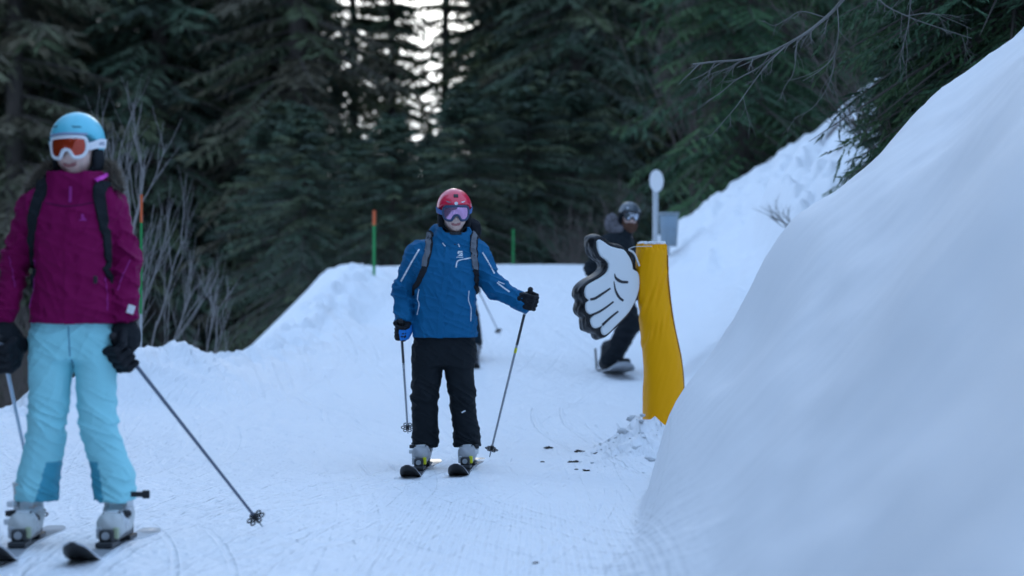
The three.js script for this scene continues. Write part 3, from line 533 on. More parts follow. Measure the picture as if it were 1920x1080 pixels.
bush('low twigs poking out of the snow below the far mound', [[2.87, 1.937, -24][0], [2.87, 1.926, -24][1], -24], { stems: 5, len: 0.22, r: 0.005, depth: 2, seed: 19, fan: 0.9, mat: darkTwig, up: 0.0, lean: [-0.6, 0.8, 0] });
{
  const t = thing('fallen_trunk', 'snow dusted fallen trunk leaning out of the right bank', 'trunk', [3.295, 2.824, -24]);
  const o = [3.295, 2.824, -24], rel = (p) => [p[0] - o[0], p[1] - o[1], p[2] - o[2]];
  const a = [rel([3.66, 2.904, -28.5]), rel([3.906, 3.227, -28]), rel([4.156, 3.472, -27.6]), rel([4.544, 3.751, -27]), rel([4.929, 3.908, -26.5])];
  part('trunk', tube(a, 0.06, 9, 24, 0.05), paleTwig, t);
  part('snow_cover', tube([[a[0][0] - 0.05, a[0][1] - 0.06, a[0][2]], ...a.slice(0, 4)].map(([x, y, z]) => [x, y + 0.02, z + 0.035]), 0.085, 8, 24, 0.04), snowBit, t);
}
// the long bare limb that hangs in from the tree above the top edge
{
  const o = [2.883, 3.553, -15.5], t = thing('bare_tree', 'leafless tree above the bank with a long forked branch hanging over the piste', 'tree', [3.85, 2.9, -15.7]);
  const rel = (p) => [p[0] - 3.85, p[1] - 2.9, p[2] + 15.7], R = rng(66);
  part('trunk', tube([[0.1, -0.6, 0], [0.02, 0.8, 0.02], [-0.05, 1.9, 0.05], [-0.12, 3.6, 0], [-0.1, 5.2, 0]], 0.075, 9, 20, 0.02), darkTwig, t);
  const limbs = [
    [[[3.75, 4.6, -15.7], [2.867, 3.534, -15.6], [2.506, 3.312, -15.5], [2.148, 3.026, -15.4], [2.046, 2.916, -15.4], [1.914, 2.803, -15.3], [1.784, 2.715, -15.2], [1.616, 2.631, -15.2], [1.438, 2.581, -15.1], [1.271, 2.568, -15.1], [1.123, 2.542, -15]], 0.014],
    [[[1.784, 2.715, -15.2], [1.649, 2.614, -15.2], [1.558, 2.546, -15.3], [1.423, 2.471, -15.3], [1.321, 2.387, -15.3], [1.245, 2.344, -15.4]], 0.008],
    [[[1.733, 2.685, -15.2], [1.588, 2.538, -15.1], [1.488, 2.404, -15.1], [1.395, 2.279, -15], [1.289, 2.156, -15]], 0.008],
    [[[1.797, 2.718, -15.2], [1.802, 2.607, -15.3], [1.782, 2.505, -15.3], [1.728, 2.42, -15.3], [1.708, 2.349, -15.3]], 0.006],
    [[[2.08, 2.944, -15.4], [2.073, 2.776, -15.3], [2.05, 2.641, -15.3], [1.952, 2.53, -15.2], [1.834, 2.456, -15.2]], 0.007],
    [[[2.053, 2.647, -15.3], [2.033, 2.505, -15.3], [1.982, 2.387, -15.3], [1.897, 2.285, -15.3], [1.789, 2.227, -15.3]], 0.005],
    [[[2.609, 3.209, -15.5], [2.567, 3.003, -15.5], [2.547, 2.832, -15.5], [2.512, 2.695, -15.5], [2.488, 2.598, -15.5]], 0.008],
    [[[1.995, 2.882, -15.4], [1.853, 2.928, -15.5], [1.768, 2.88, -15.5], [1.682, 2.839, -15.5], [1.613, 2.873, -15.5]], 0.006],
    [[[1.438, 2.581, -15.1], [1.354, 2.528, -15.1], [1.237, 2.487, -15.1], [1.164, 2.437, -15.1]], 0.005],
    [[[2.334, 3.175, -15.5], [2.399, 3.027, -15.7], [2.605, 2.946, -15.9], [2.834, 2.879, -16], [3.073, 2.818, -16.1]], 0.009],
    [[[2.605, 2.946, -15.9], [2.764, 2.963, -15.9], [2.922, 2.91, -15.9], [3.035, 2.858, -15.9]], 0.005],
  ];
  for (const [pts, r0] of limbs) {
    const r = r0 > 0.01 ? r0 : r0 * 0.62, P = pts.map(rel), b = part('branch', tube(P, r, 6, P.length * 5, r * 0.4), darkTwig, t), c = new THREE.CatmullRomCurve3(P.map((p) => V(...p)), false, 'centripetal'), list = [];
    const n = Math.round(P.length * 2.6);
    for (let i = 2; i < n; i++) { const u = i / n, q = c.getPoint(u), d = c.getTangent(u); if (R() < 0.35) continue; d.add(V((R() - 0.5) * 1.8, -0.1 - R() * 0.9, (R() - 0.5) * 1.4)).normalize(); twigs(q, d, 0.06 + R() * R() * 0.26, r * 0.28 + 0.0009, R() < 0.5 ? 1 : 0, R, list, 0.8, -0.03); }
    part('twig', list, darkTwig, b);
  }
}
// drooping boughs that lie along the ridge of the near bank
{
  const t = thing('drooping_bough', 'dead spruce boughs lying along the ridge of the near snow bank', 'branch', [2.625, 2.16, -15.2]), o = [2.625, 2.16, -15.2], rel = (p) => [p[0] - o[0], p[1] - o[1], p[2] - o[2]], R = rng(13);
  for (const [pts, r] of [
    [[[3.289, 2.672, -15.8], [3.04, 2.497, -15.6], [2.83, 2.378, -15.4], [2.625, 2.267, -15.2], [2.458, 2.097, -15], [2.294, 1.937, -14.8], [2.132, 1.785, -14.7]], 0.013],
    [[[3.114, 2.647, -15.8], [2.938, 2.541, -15.7], [2.779, 2.395, -15.4], [2.642, 2.22, -15.2]], 0.008],
    [[[2.952, 2.489, -15.5], [2.744, 2.319, -15.3], [2.575, 2.153, -15.1], [2.475, 2.053, -15], [2.349, 2.001, -14.9], [2.229, 1.904, -14.8]], 0.009],
    [[[2.229, 1.904, -14.8], [2.148, 1.817, -14.7], [2.037, 1.748, -14.6], [1.956, 1.693, -14.6]], 0.006],
  ]) {
    const P = pts.map(rel), c = new THREE.CatmullRomCurve3(P.map((p) => V(...p)), false, 'centripetal'), list = [tube(P, r, 6, P.length * 5, r * 0.5)], n = P.length * 5;
    for (let i = 1; i < n; i++) { const q = c.getPoint(i / n), d = c.getTangent(i / n); if (R() < 0.3) continue; d.add(V((R() - 0.5) * 1.5, -0.1 - R() * 0.7, (R() - 0.3) * 1.3)).normalize(); twigs(q, d, 0.05 + R() * R() * 0.22, r * 0.26 + 0.0009, R() < 0.5 ? 1 : 0, R, list, 0.9, -0.03); }
    part('bough', list, boughTwig, t);
  }
}
// ---------------------------------------------------------------- people
const skinTone = [0.72, 0.5, 0.43], lipTone = [0.42, 0.16, 0.16];
const headField = (() => {
  const s = [[ball([0, 0.03, -0.012], [0.077, 0.092, 0.098]), 0.01], [ball([0, -0.03, 0.022], [0.064, 0.082, 0.068]), 0.04], [ball([0, -0.092, 0.056], [0.024, 0.022, 0.022]), 0.03], [cone([-0.034, -0.03, 0.055], [-0.03, -0.045, 0.055], 0.027), 0.03], [cone([0.034, -0.03, 0.055], [0.03, -0.045, 0.055], 0.027), 0.03],
    [cone([0, 0.012, 0.082], [0, -0.03, 0.1], 0.009, 0.0125), 0.014], [cone([-0.011, -0.034, 0.088], [0.011, -0.034, 0.088], 0.0085), 0.01],
    [cone([-0.021, -0.0645, 0.077], [0.021, -0.0645, 0.077], 0.0065), 0.01], [cone([-0.018, -0.0745, 0.077], [0.018, -0.0745, 0.077], 0.0075), 0.01],
    [ball([-0.08, 0, -0.008], [0.012, 0.03, 0.02]), 0.01], [ball([0.08, 0, -0.008], [0.012, 0.03, 0.02]), 0.01], [cone([-0.045, 0.03, 0.068], [0.045, 0.03, 0.068], 0.016), 0.03],
    [ball([-0.032, 0.008, 0.068], [0.014, 0.012, 0.012]), 0.008], [ball([0.032, 0.008, 0.068], [0.014, 0.012, 0.012]), 0.008]];
  return (x, y, z) => {
    let d = 1; for (const [f, k] of s) d = smin(d, f(x, y, z), k);
    d = smin(d, cone([0, -0.07, -0.015], [0, -0.21, -0.03], 0.05, 0.056)(x, y, z), 0.03);
    const groove = Math.hypot((y + 0.067 + 0.007 * Math.cos(x * 60)) * 1.0, z - 0.086) - 0.0022; return Math.abs(x) < 0.027 ? smax(d, -groove, 0.004) : d;
  };
})();
const headPaint = (x, y, z) => (z > 0.06 && Math.abs(x) < 0.028 && Math.abs(y + 0.0705 - 9 * x * x) < 0.0085 ? lipTone : [skinTone[0] * (1 + 0.06 * n3(x * 30, y * 30, z * 30)), skinTone[1], skinTone[2]]);
const headGeo = surf(headField, [-0.11, -0.23, -0.13], [0.11, 0.14, 0.13], 0.0045, headPaint);
const skinMat = new THREE.MeshPhysicalMaterial({ vertexColors: true, roughness: 0.55, sheen: 0.1 });
// a continuous figure: head, neck, trunk and limbs in one mesh
function bodyGeo(j, headM) {
  j.arms = j.arms.map((a) => [a[0], a[1], a[2], a[2].map((q, i) => lerp(q, a[3][i], 0.45))]);
  const fs = [cone(j.neck, j.chest, 0.055, 0.11), cone(j.chest, j.pelvis, 0.11, 0.11)];
  for (const a of j.arms) fs.push(cone(a[0], a[1], 0.045, 0.036), cone(a[1], a[2], 0.036, 0.027), cone(a[2], a[3], 0.025, 0.016));
  for (const l of j.legs) fs.push(cone(l[0], l[1], 0.068, 0.05), cone(l[1], l[2], 0.046, 0.034), cone(l[2], l[3], 0.032, 0.024));
  const xs = [...j.arms.flat(), ...j.legs.flat(), j.neck], lo = [0, 1, 2].map((i) => Math.min(...xs.map((p) => p[i])) - 0.14), hi = [0, 1, 2].map((i) => Math.max(...xs.map((p) => p[i])) + 0.14);
  const g = surf(blend(0.03, ...fs), lo, hi, 0.016, () => skinTone), h = headGeo.clone().applyMatrix4(headM);
  return join([g, h]);
}
function headMatrix(p, yaw, pitch = 0, roll = 0, s = 1) { return new THREE.Matrix4().compose(V(...p), new THREE.Quaternion().setFromEuler(new THREE.Euler(pitch, yaw, roll, 'YXZ')), V(s, s, s)); }
// helmet and goggles are laid out about the head, then set on it
const shellField = (() => { const e = ball([0, 0.034, -0.01], [0.111, 0.119, 0.132]); return (x, y, z) => smax(e(x, y, z), 0.052 - 0.085 * smooth(0.075, -0.02, z) - y, 0.012); })();
const shellGeo = surf(shellField, [-0.13, -0.06, -0.16], [0.13, 0.17, 0.14], 0.0055);
function helmet(t, M, mat, padMat, extras) {
  const s = part('helmet', shellGeo.clone().applyMatrix4(M), mat, t);
  const pad = (sx) => surf((x, y, z) => smin(ball([sx * 0.087, -0.04, -0.012], [0.021, 0.062, 0.05])(x, y, z), cone([sx * 0.08, -0.08, 0.01], [sx * 0.03, -0.125, 0.06], 0.012, 0.007)(x, y, z), 0.02), [-0.13, -0.15, -0.08], [0.13, 0.04, 0.09], 0.007).applyMatrix4(M);
  part('ear_pad', pad(-1), padMat, s); part('ear_pad', pad(1), padMat, s);
  part('chin_strap', tube([[-0.045, -0.118, 0.045], [-0.02, -0.128, 0.066], [0.02, -0.128, 0.066], [0.045, -0.118, 0.045]], 0.007, 6, 12).applyMatrix4(M), padMat, s);
  for (const [name, pts, m] of extras) part(name, stamp2(pts).applyMatrix4(M), m, s);
  return s;
}
function stamp2(pts) { return stampOn(shellField, pts, 0.0015); }
function stampOn(f, pts, off) { // a small patch on the front of the shell: fan of points pressed onto it
  const sh = new THREE.ShapeGeometry(shape(pts)), a = sh.attributes.position;
  for (let i = 0; i < a.count; i++) { const x = a.getX(i), y = a.getY(i); let z = 0.3; for (let k = 0; k < 80; k++) { const d = f(x, y, z); if (d < 2e-4) break; z -= d * 0.6; } a.setZ(i, z + off); }
  sh.computeVertexNormals(); return sh;
}
const wrap = (u, v, o = 0) => { const a = u / 0.098; return V((0.098 + o) * Math.sin(a) * 0.98, v, 0.012 + (0.1 + o) * Math.cos(a) - 0.1 * v * v * 8); };
const gogOutline = new THREE.SplineCurve([[-0.082, 0.024], [-0.072, 0.038], [-0.03, 0.043], [0.03, 0.043], [0.072, 0.038], [0.082, 0.024], [0.084, 0], [0.077, -0.024], [0.058, -0.039], [0.035, -0.042], [0.026, -0.036], [0.014, -0.014], [0, -0.009], [-0.014, -0.014], [-0.026, -0.036], [-0.035, -0.042], [-0.058, -0.039], [-0.077, -0.024], [-0.084, 0], [-0.082, 0.024]].map((p) => new THREE.Vector2(...p))).getPoints(120).slice(0, -1);
function lensGeo() {
  const n = gogOutline.length, rings = 8, pos = [], idx = [], uv = [];
  for (let r = 0; r <= rings; r++) for (let i = 0; i < n; i++) { const s = r / rings, u = gogOutline[i].x * s, v = lerp(0.017, gogOutline[i].y, s), p = wrap(u, v, 0.006 + 0.004 * (1 - s * s)); pos.push(p.x, p.y, p.z); uv.push(u * 6 + 0.5, v * 6 + 0.5); }
  for (let r = 0; r < rings; r++) for (let i = 0; i < n; i++) { const a = r * n + i, b = r * n + (i + 1) % n; idx.push(a, b, a + n, b, b + n, a + n); }
  idx.splice(0, n * 6); for (let i = 0; i < n; i++) idx.push(0, n + (i + 1) % n, n + i);
  { const flip = []; for (let i = 0; i < idx.length; i += 3) flip.push(idx[i], idx[i + 2], idx[i + 1]); const A = V(pos[0], pos[1], pos[2]), t0 = idx.slice(-3).map((q) => V(pos[3 * q], pos[3 * q + 1], pos[3 * q + 2])); if (V(0, 0, 0).crossVectors(t0[1].clone().sub(t0[0]), t0[2].clone().sub(t0[0])).z < 0) { idx.length = 0; idx.push(...flip); } }
  const g = new THREE.BufferGeometry(); g.setAttribute('position', new THREE.Float32BufferAttribute(pos, 3)); g.setAttribute('uv', new THREE.Float32BufferAttribute(uv, 2)); g.setIndex(idx); g.computeVertexNormals();
  return g;
}
function goggles(t, M, frameMat, lensMat, strapMat, s = 1, text) {
  const S = new THREE.Matrix4().multiplyMatrices(M, new THREE.Matrix4().compose(V(0, 0.002, 0.004), new THREE.Quaternion(), V(s, s, 1)));
  const c = new THREE.CatmullRomCurve3(gogOutline.filter((_, i) => i % 2 === 0).map((p) => wrap(p.x, p.y, 0.004)), true);
  const g = part('goggles', [new THREE.TubeGeometry(c, 120, 0.0085, 8, true).applyMatrix4(S)], frameMat, t);
  part('lens', lensGeo().applyMatrix4(S), lensMat, g);
  const sw = 0.019, pos = [], uv = [], idx = [], N = 48;                 // strap round the back of the helmet
  for (let i = 0; i <= N; i++) {
    const a = lerp(0.82, 2 * Math.PI - 0.82, i / N), k = smooth(0, 0.12, i / N) * smooth(0, 0.12, 1 - i / N), x = Math.sin(a), z = Math.cos(a);
    for (const v of [-sw, sw]) { const y = 0.004 + 0.014 * k + v * (0.8 + 0.2 * k), e = Math.sqrt(Math.max(0.3, 1 - ((y - 0.034) / 0.119) ** 2)); pos.push(x * (0.113 * e + 0.004) * lerp(0.95, 1, k), y, -0.01 * k + z * (0.134 * e + 0.003) * lerp(0.9, 1, k)); uv.push(i / N, v > 0 ? 1 : 0); }
    if (i < N) { const o = i * 2; idx.push(o, o + 1, o + 2, o + 1, o + 3, o + 2); }
  }
  const b = new THREE.BufferGeometry(); b.setAttribute('position', new THREE.Float32BufferAttribute(pos, 3)); b.setAttribute('uv', new THREE.Float32BufferAttribute(uv, 2)); b.setIndex(idx); b.computeVertexNormals();
  part('strap', b.applyMatrix4(M), strapMat, g);
  return g;
}
// a gloved hand closed on a pole: local y runs along the pole, the wrist lies at -x
function glove(t, wrist, grip, axis, mat, cuffMat, flip, forearm, accent, size = 1.08) {
  const fs = [], r = 0.0125;
  fs.push(cone([-0.055, 0.026, -0.026], [0.002, 0.036, -0.032], 0.022, 0.017), cone([-0.055, -0.02, -0.026], [0.002, -0.032, -0.032], 0.022, 0.016), cone([-0.055, 0, -0.03], [0.0, 0, -0.034], 0.024, 0.019));
  const fingers = [[0.037, 1], [0.0125, 1.08], [-0.012, 1.02], [-0.036, 0.86]].map(([y, s]) => blend(0.006, cone([0.0, y, -0.034], [0.036 * s, y * 1.04, -0.022], r + 0.001, r), cone([0.036 * s, y * 1.04, -0.022], [0.037 * s, y * 1.04, 0.018], r, r * 0.95), cone([0.037 * s, y * 1.04, 0.018], [0.008, y, 0.033], r * 0.95, r * 0.8)));
  const thumb = blend(0.008, cone([-0.045, 0.035, -0.012], [-0.028, 0.056, 0.018], 0.016, 0.0145), cone([-0.028, 0.056, 0.018], [0.012, 0.05, 0.04], 0.0145, 0.012));
  const palm = blend(0.02, ...fs), f = (x, y, z) => { let d = palm(x, y, z); for (const q of fingers) d = smin(d, q(x, y, z), 0.005); d = smin(d, thumb(x, y, z), 0.008); return d + 0.0012 * n3(x * 60, y * 60, z * 60); };
  const Y = V(...axis).normalize(), X = V(grip[0] - wrist[0], grip[1] - wrist[1], grip[2] - wrist[2]); X.addScaledVector(Y, -X.dot(Y)).normalize(); const Z = V(0, 0, 0).crossVectors(X, Y); if (flip) Z.negate();
  const M = new THREE.Matrix4().makeBasis(X, Y, Z).scale(V(size, size, size)).setPosition(...grip), g = surf(f, [-0.09, -0.075, -0.07], [0.08, 0.085, 0.07], 0.0045);
  if (flip) { const ix = g.index.array; for (let i = 0; i < ix.length; i += 3) { const q = ix[i]; ix[i] = ix[i + 1]; ix[i + 1] = q; } }
  g.applyMatrix4(M);
  const kn = V(-0.05, 0, -0.028).applyMatrix4(M), cuff = cone(forearm, wrist, 0.043 * size, 0.043 * size), neck = cone(wrist, [kn.x, kn.y, kn.z], 0.043 * size, 0.036 * size), cf = (x, y, z) => smin(cuff(x, y, z), neck(x, y, z), 0.02) + 0.0025 * n3(x * 30, y * 40, z * 30);
  const lo = [0, 1, 2].map((i) => Math.min(forearm[i], wrist[i], grip[i]) - 0.08), hi = [0, 1, 2].map((i) => Math.max(forearm[i], wrist[i], grip[i]) + 0.08);
  const o = part('glove', g, mat, t); part('cuff', surf(cf, lo, hi, 0.007), cuffMat, o);
  if (accent) part('back_panel', ribbon((x, y, z) => { const q = V(x, y, z).applyMatrix4(M.clone().invert()); return f(q.x, q.y, q.z); }, [V(-0.05, 0, -0.06), V(-0.01, 0, -0.06), V(0.03, 0, -0.045), V(0.055, 0, -0.0)].map((q) => q.applyMatrix4(M).toArray()), 0.07, 0.003, 0.001, 12, 0.075), accent, o);
  return o;
}
// ski pole from the grip top to the tip
function skiPole(label, top, tip, mat, band) {
  const a = V(...top), b = V(...tip), L = a.distanceTo(b), t = thing('ski_pole', label, 'ski pole', tip);
  const q = new THREE.Quaternion().setFromUnitVectors(V(0, 1, 0), a.clone().sub(b).normalize()); t.quaternion.copy(q);
  part('shaft', tube([[0, 0.05, 0], [0, L - 0.13, 0]], 0.0065, 10, 1, 0.0085), mat, t);
  part('grip', [tube([[0, L - 0.15, 0], [0, L - 0.1, 0], [0, L - 0.03, 0], [0, L, 0]], 0.0135, 10, 12, 0.016), new THREE.SphereGeometry(0.0175, 12, 8).translate(0, L, 0)], std([0.014, 0.015, 0.018], 0.7), t);
  part('tip', tube([[0, 0, 0], [0, 0.06, 0]], 0.003, 8, 1, 0.006), std([0.3, 0.32, 0.34], 0.35, { metalness: 0.8 }), t);
  const star = []; for (let i = 0; i < 6; i++) { const c = i / 6 * 6.283; star.push(new THREE.TorusGeometry(0.011, 0.0035, 6, 10).rotateX(Math.PI / 2).translate(Math.cos(c) * 0.03, 0.058, Math.sin(c) * 0.03), tube([[0, 0.066, 0], [Math.cos(c) * 0.024, 0.058, Math.sin(c) * 0.024]], 0.004, 5)); }
  star.push(tube([[0, 0.05, 0], [0, 0.082, 0]], 0.0115, 10));
  part('basket', star, std([0.014, 0.015, 0.018], 0.6), t);
  if (band) { part('band', tube([[0, L - 0.4, 0], [0, L - 0.435, 0]], 0.0092, 10), band, t); part('sticker', tube([[0, L - 0.17, 0], [0, L - 0.38, 0]], 0.0088, 10), std([0.03, 0.032, 0.036], 0.4), t); }
  return t;
}
// ski lying on the snow, tip towards +z; the boot stands over its origin
function ski(label, x, d, yaw, deckMat, accentMat, lift = 0) {
  const fz = Math.cos(yaw), fx = Math.sin(yaw), yA = H(x + fx * 0.5, d - fz * 0.5), yB = H(x - fx * 0.5, d + fz * 0.5);
  const t = thing('ski', label, 'ski', [x, (yA + yB) / 2 - 0.004 + lift, -d]);
  const f = V(fx, yA - yB, fz).normalize(), r = V(fz, 0, -fx).normalize(), up = V(0, 0, 0).crossVectors(f, r); t.quaternion.setFromRotationMatrix(new THREE.Matrix4().makeBasis(r, up, f));
  const wid = table([[-0.78, 0.03], [-0.76, 0.044], [-0.7, 0.052], [-0.3, 0.041], [0, 0.037], [0.35, 0.045], [0.62, 0.06], [0.74, 0.057], [0.82, 0.04], [0.85, 0.012]]), hgt = (z) => (z > 0.56 ? 0.085 * Math.pow((z - 0.56) / 0.29, 1.8) : z < -0.7 ? 0.012 * (-0.7 - z) / 0.08 : 0), N = 60;
  const top = [], bot = [];
  const P = (z, s, y) => [s * wid(z), hgt(z) + y, z];
  for (let i = 0; i < N; i++) {
    const z0 = -0.78 + 1.63 * i / N, z1 = -0.78 + 1.63 * (i + 1) / N, th = (z) => 0.006 + 0.012 * (1 - Math.min(1, Math.abs(z) / 0.8));
    const q = (arr, a, b, c, e) => arr.push(...a, ...b, ...c, ...a, ...c, ...e);
    q(top, P(z0, -1, th(z0)), P(z1, -1, th(z1)), P(z1, 1, th(z1)), P(z0, 1, th(z0)));
    q(top, P(z0, 1, 0), P(z0, 1, th(z0)), P(z1, 1, th(z1)), P(z1, 1, 0)); q(top, P(z0, -1, 0), P(z1, -1, 0), P(z1, -1, th(z1)), P(z0, -1, th(z0)));
    q(bot, P(z0, -1, -0.001), P(z0, 1, -0.001), P(z1, 1, -0.001), P(z1, -1, -0.001));
  }
  part('deck', triGeo(top), deckMat, t); part('base', triGeo(bot), std([0.008, 0.009, 0.011], 0.35), t);
  const dk = std([0.02, 0.022, 0.026], 0.5), mt = std([0.42, 0.44, 0.46], 0.4, { metalness: 0.6 });
  const tb = part('toe_binding', [rbox(0.07, 0.022, 0.16, 0, 0.028, 0.19, 0.006), rbox(0.058, 0.05, 0.06, 0, 0.06, 0.2, 0.012), rbox(0.085, 0.02, 0.04, 0, 0.066, 0.155, 0.008)], dk, t);
  part('screw_cap', tube([[0, 0.062, 0.228], [0, 0.062, 0.236]], 0.016, 14), mt, tb); part('wing', rbox(0.022, 0.045, 0.03, 0.034, 0.07, 0.185, 0.006), accentMat, tb); part('wing', rbox(0.022, 0.045, 0.03, -0.034, 0.07, 0.185, 0.006), mt, tb);
  const hb = part('heel_binding', [rbox(0.07, 0.02, 0.16, 0, 0.028, -0.19, 0.006), rbox(0.055, 0.07, 0.07, 0, 0.066, -0.2, 0.014)], dk, t);
  part('heel_lever', rbox(0.03, 0.016, 0.09, 0, 0.105, -0.24, 0.005, [0.5, 0, 0]), dk, hb);
  return t;
}
// ski boot: origin on the sole, toe towards +z
function boot(t, p, yaw, shellMat, darkMat, lean = 0.1, side = 1, openBuckle, cuffMat, low) {
  const M = new THREE.Matrix4().compose(V(...p), new THREE.Quaternion().setFromEuler(new THREE.Euler(0, yaw, 0)), V(1, 1, 1));
  const foot = boxf([0, 0.06, 0.02], [0.051, 0.048, 0.145], 0.034), toe = ball([0, 0.05, 0.13], [0.05, 0.042, 0.05]), cuff = cone([0, 0.1, -0.05], [0, 0.26, -0.05 + lean * 0.5], 0.058, 0.062), f = (x, y, z) => { let d = smin(smin(foot(x, y, z), toe(x, y, z), 0.02), cuff(x, y, z), 0.035); d = Math.max(d, y - 0.22); return d + 0.002 * n3(x * 25, y * 25, z * 25); };
  const b = part('ski_boot', surf(f, [-0.09, -0.005, -0.16], [0.09, 0.33, 0.2], 0.006).applyMatrix4(M), shellMat, t);
  part('sole', [rbox(0.07, 0.024, 0.3, 0, 0.012, 0.015, 0.006), rbox(0.066, 0.022, 0.05, 0, 0.014, 0.175, 0.008), rbox(0.066, 0.024, 0.045, 0, 0.014, -0.142, 0.008)].map((g) => g.applyMatrix4(M)), darkMat, b);
  const cz = (y) => -0.055 + lean * (y - 0.1) / 0.21 + 0.062;
  const F = f;
  [[0.06, 0.1], [0.09, 0.065], [0.125, 0.03], [0.165, 0]].forEach(([y, z], i) => {
    if ((i === 3 && !openBuckle) || (i === 2 && low)) return;
    const zz = z, pts = [[-0.07, y - 0.012, zz - 0.04], [-0.04, y + (i < 2 ? 0.04 : 0), zz + 0.02], [0, y + (i < 2 ? 0.06 : 0), zz + 0.03], [0.04, y + (i < 2 ? 0.04 : 0), zz + 0.02], [0.07, y - 0.012, zz - 0.04]];
    if (openBuckle && i === 3) { part('buckle', [rbox(0.1, 0.022, 0.006, side * 0.09, 0.175, 0.03, 0.003), rbox(0.03, 0.034, 0.012, side * 0.125, 0.175, 0.03, 0.004)].map((g) => g.applyMatrix4(M)), darkMat, b, 'opened buckle strap sticking out sideways'); return; }
    part('buckle', [ribbon(F, pts, 0.02, 0.004, 0.001, 14), rbox(0.03, 0.024, 0.05, side * 0.055, y + 0.012, zz, 0.006, [0, side * 0.3, 0])].map((g) => g.applyMatrix4(M)), i % 2 ? darkMat : cuffMat || darkMat, b);
  });
  part('tongue', ribbon(F, [[0, 0.1, 0.13], [0, 0.12, 0.08], [0, 0.15, 0.05], [0, 0.19, 0.04]], 0.05, 0.005, 0.001, 14, 0.06).applyMatrix4(M), cuffMat || shellMat, b);
  return b;
}
// trousers: hips and two legs given as rows of [y, x, z, half width, half depth]
function trousers(hip, legA, legB, amp = 0.006, seed = 0) {
  const h = profile(hip), a = profile(legA, 2.2), b = profile(legB, 2.2);
  return (x, y, z) => {
    const d = smin(h(x, y, z), smin(a(x, y, z), b(x, y, z), 0.008), 0.03), knee = Math.exp(-((y - 0.47) ** 2) / 0.012) + 0.7 * Math.exp(-((y - 0.2) ** 2) / 0.008) + 0.5 * Math.exp(-((y - 0.78) ** 2) / 0.01);
    const r = 1 - Math.abs(n3(x * 4 + seed, y * 15 + x * 9, z * 4)), q = 1 - Math.abs(n3(x * 7 + 9 + seed, y * 9 - x * 6, z * 7));
    return d + amp * (1.9 * knee * (0.25 - r * r * r) + 0.5 * (0.25 - q * q * q)) + 0.004 * n3(x * 5, y * 3, z * 5 + seed);
  };
}
function jacketField(rows, arms, o = {}) {
  const tr = profile(rows, 2.5), A = arms.map((a) => [cone(a[0], a[1], a[3][0], a[3][1]), cone(a[1], a[2], a[3][1], a[3][2]), a]), sh = arms[0][0][1] + 0.02, seed = o.seed || 0, amp = o.amp || 0.007;
  return (x, y, z) => {
    let d = tr(x, y, z), el = 0, arm = 1;
    for (const [f, g, a] of A) { const q = smin(f(x, y, z), g(x, y, z), 0.02); arm = Math.min(arm, q); el = Math.max(el, Math.exp(-((x - a[1][0]) ** 2 + (y - a[1][1]) ** 2) / 0.012), 0.6 * Math.exp(-((x - a[2][0]) ** 2 + (y - a[2][1]) ** 2) / 0.008)); }
    const onArm = arm < d; d = smin(d, arm, 0.02 + 0.07 * smooth(sh - 0.16, sh - 0.02, y));
    const r = 1 - Math.abs(n3(x * 5 + seed, y * 13 + x * 5, z * 5)), q = 1 - Math.abs(n3(x * 9 + seed, y * 8 - Math.abs(x) * 10, z * 8 + 4)), low = n3(x * 3 + seed, y * 2.5, z * 3);
    d += amp * ((onArm ? 0.5 + 1.7 * el : 0.65) * (0.25 - r * r * r) * 1.9 + 0.8 * (0.25 - q * q * q) + 0.7 * low);
    for (const [c, rr, k] of o.lumps || []) d = smin(d, ball(c, rr)(x, y, z), k);
    return d;
  };
}
const bag = (c, h) => { const f = boxf(c, h, 0.06); return (x, y, z) => f(x, y, z) + 0.006 * n3(x * 8, y * 8, z * 8); };
const blackCloth = cloth([0.013, 0.016, 0.02], 0.8), blackGlove = cloth([0.012, 0.014, 0.018], 0.6), greyMetal = std([0.32, 0.34, 0.37], 0.35, { metalness: 0.6 }), whitePrint = std([0.72, 0.76, 0.8], 0.5), blackPlastic = phy([0.012, 0.013, 0.016], 0.4);
const arc = (cx, cy, rx, ry, n = 14) => Array.from({ length: n }, (_, i) => [cx + rx * Math.cos(i / n * 6.283), cy + ry * Math.sin(i / n * 6.283)]);

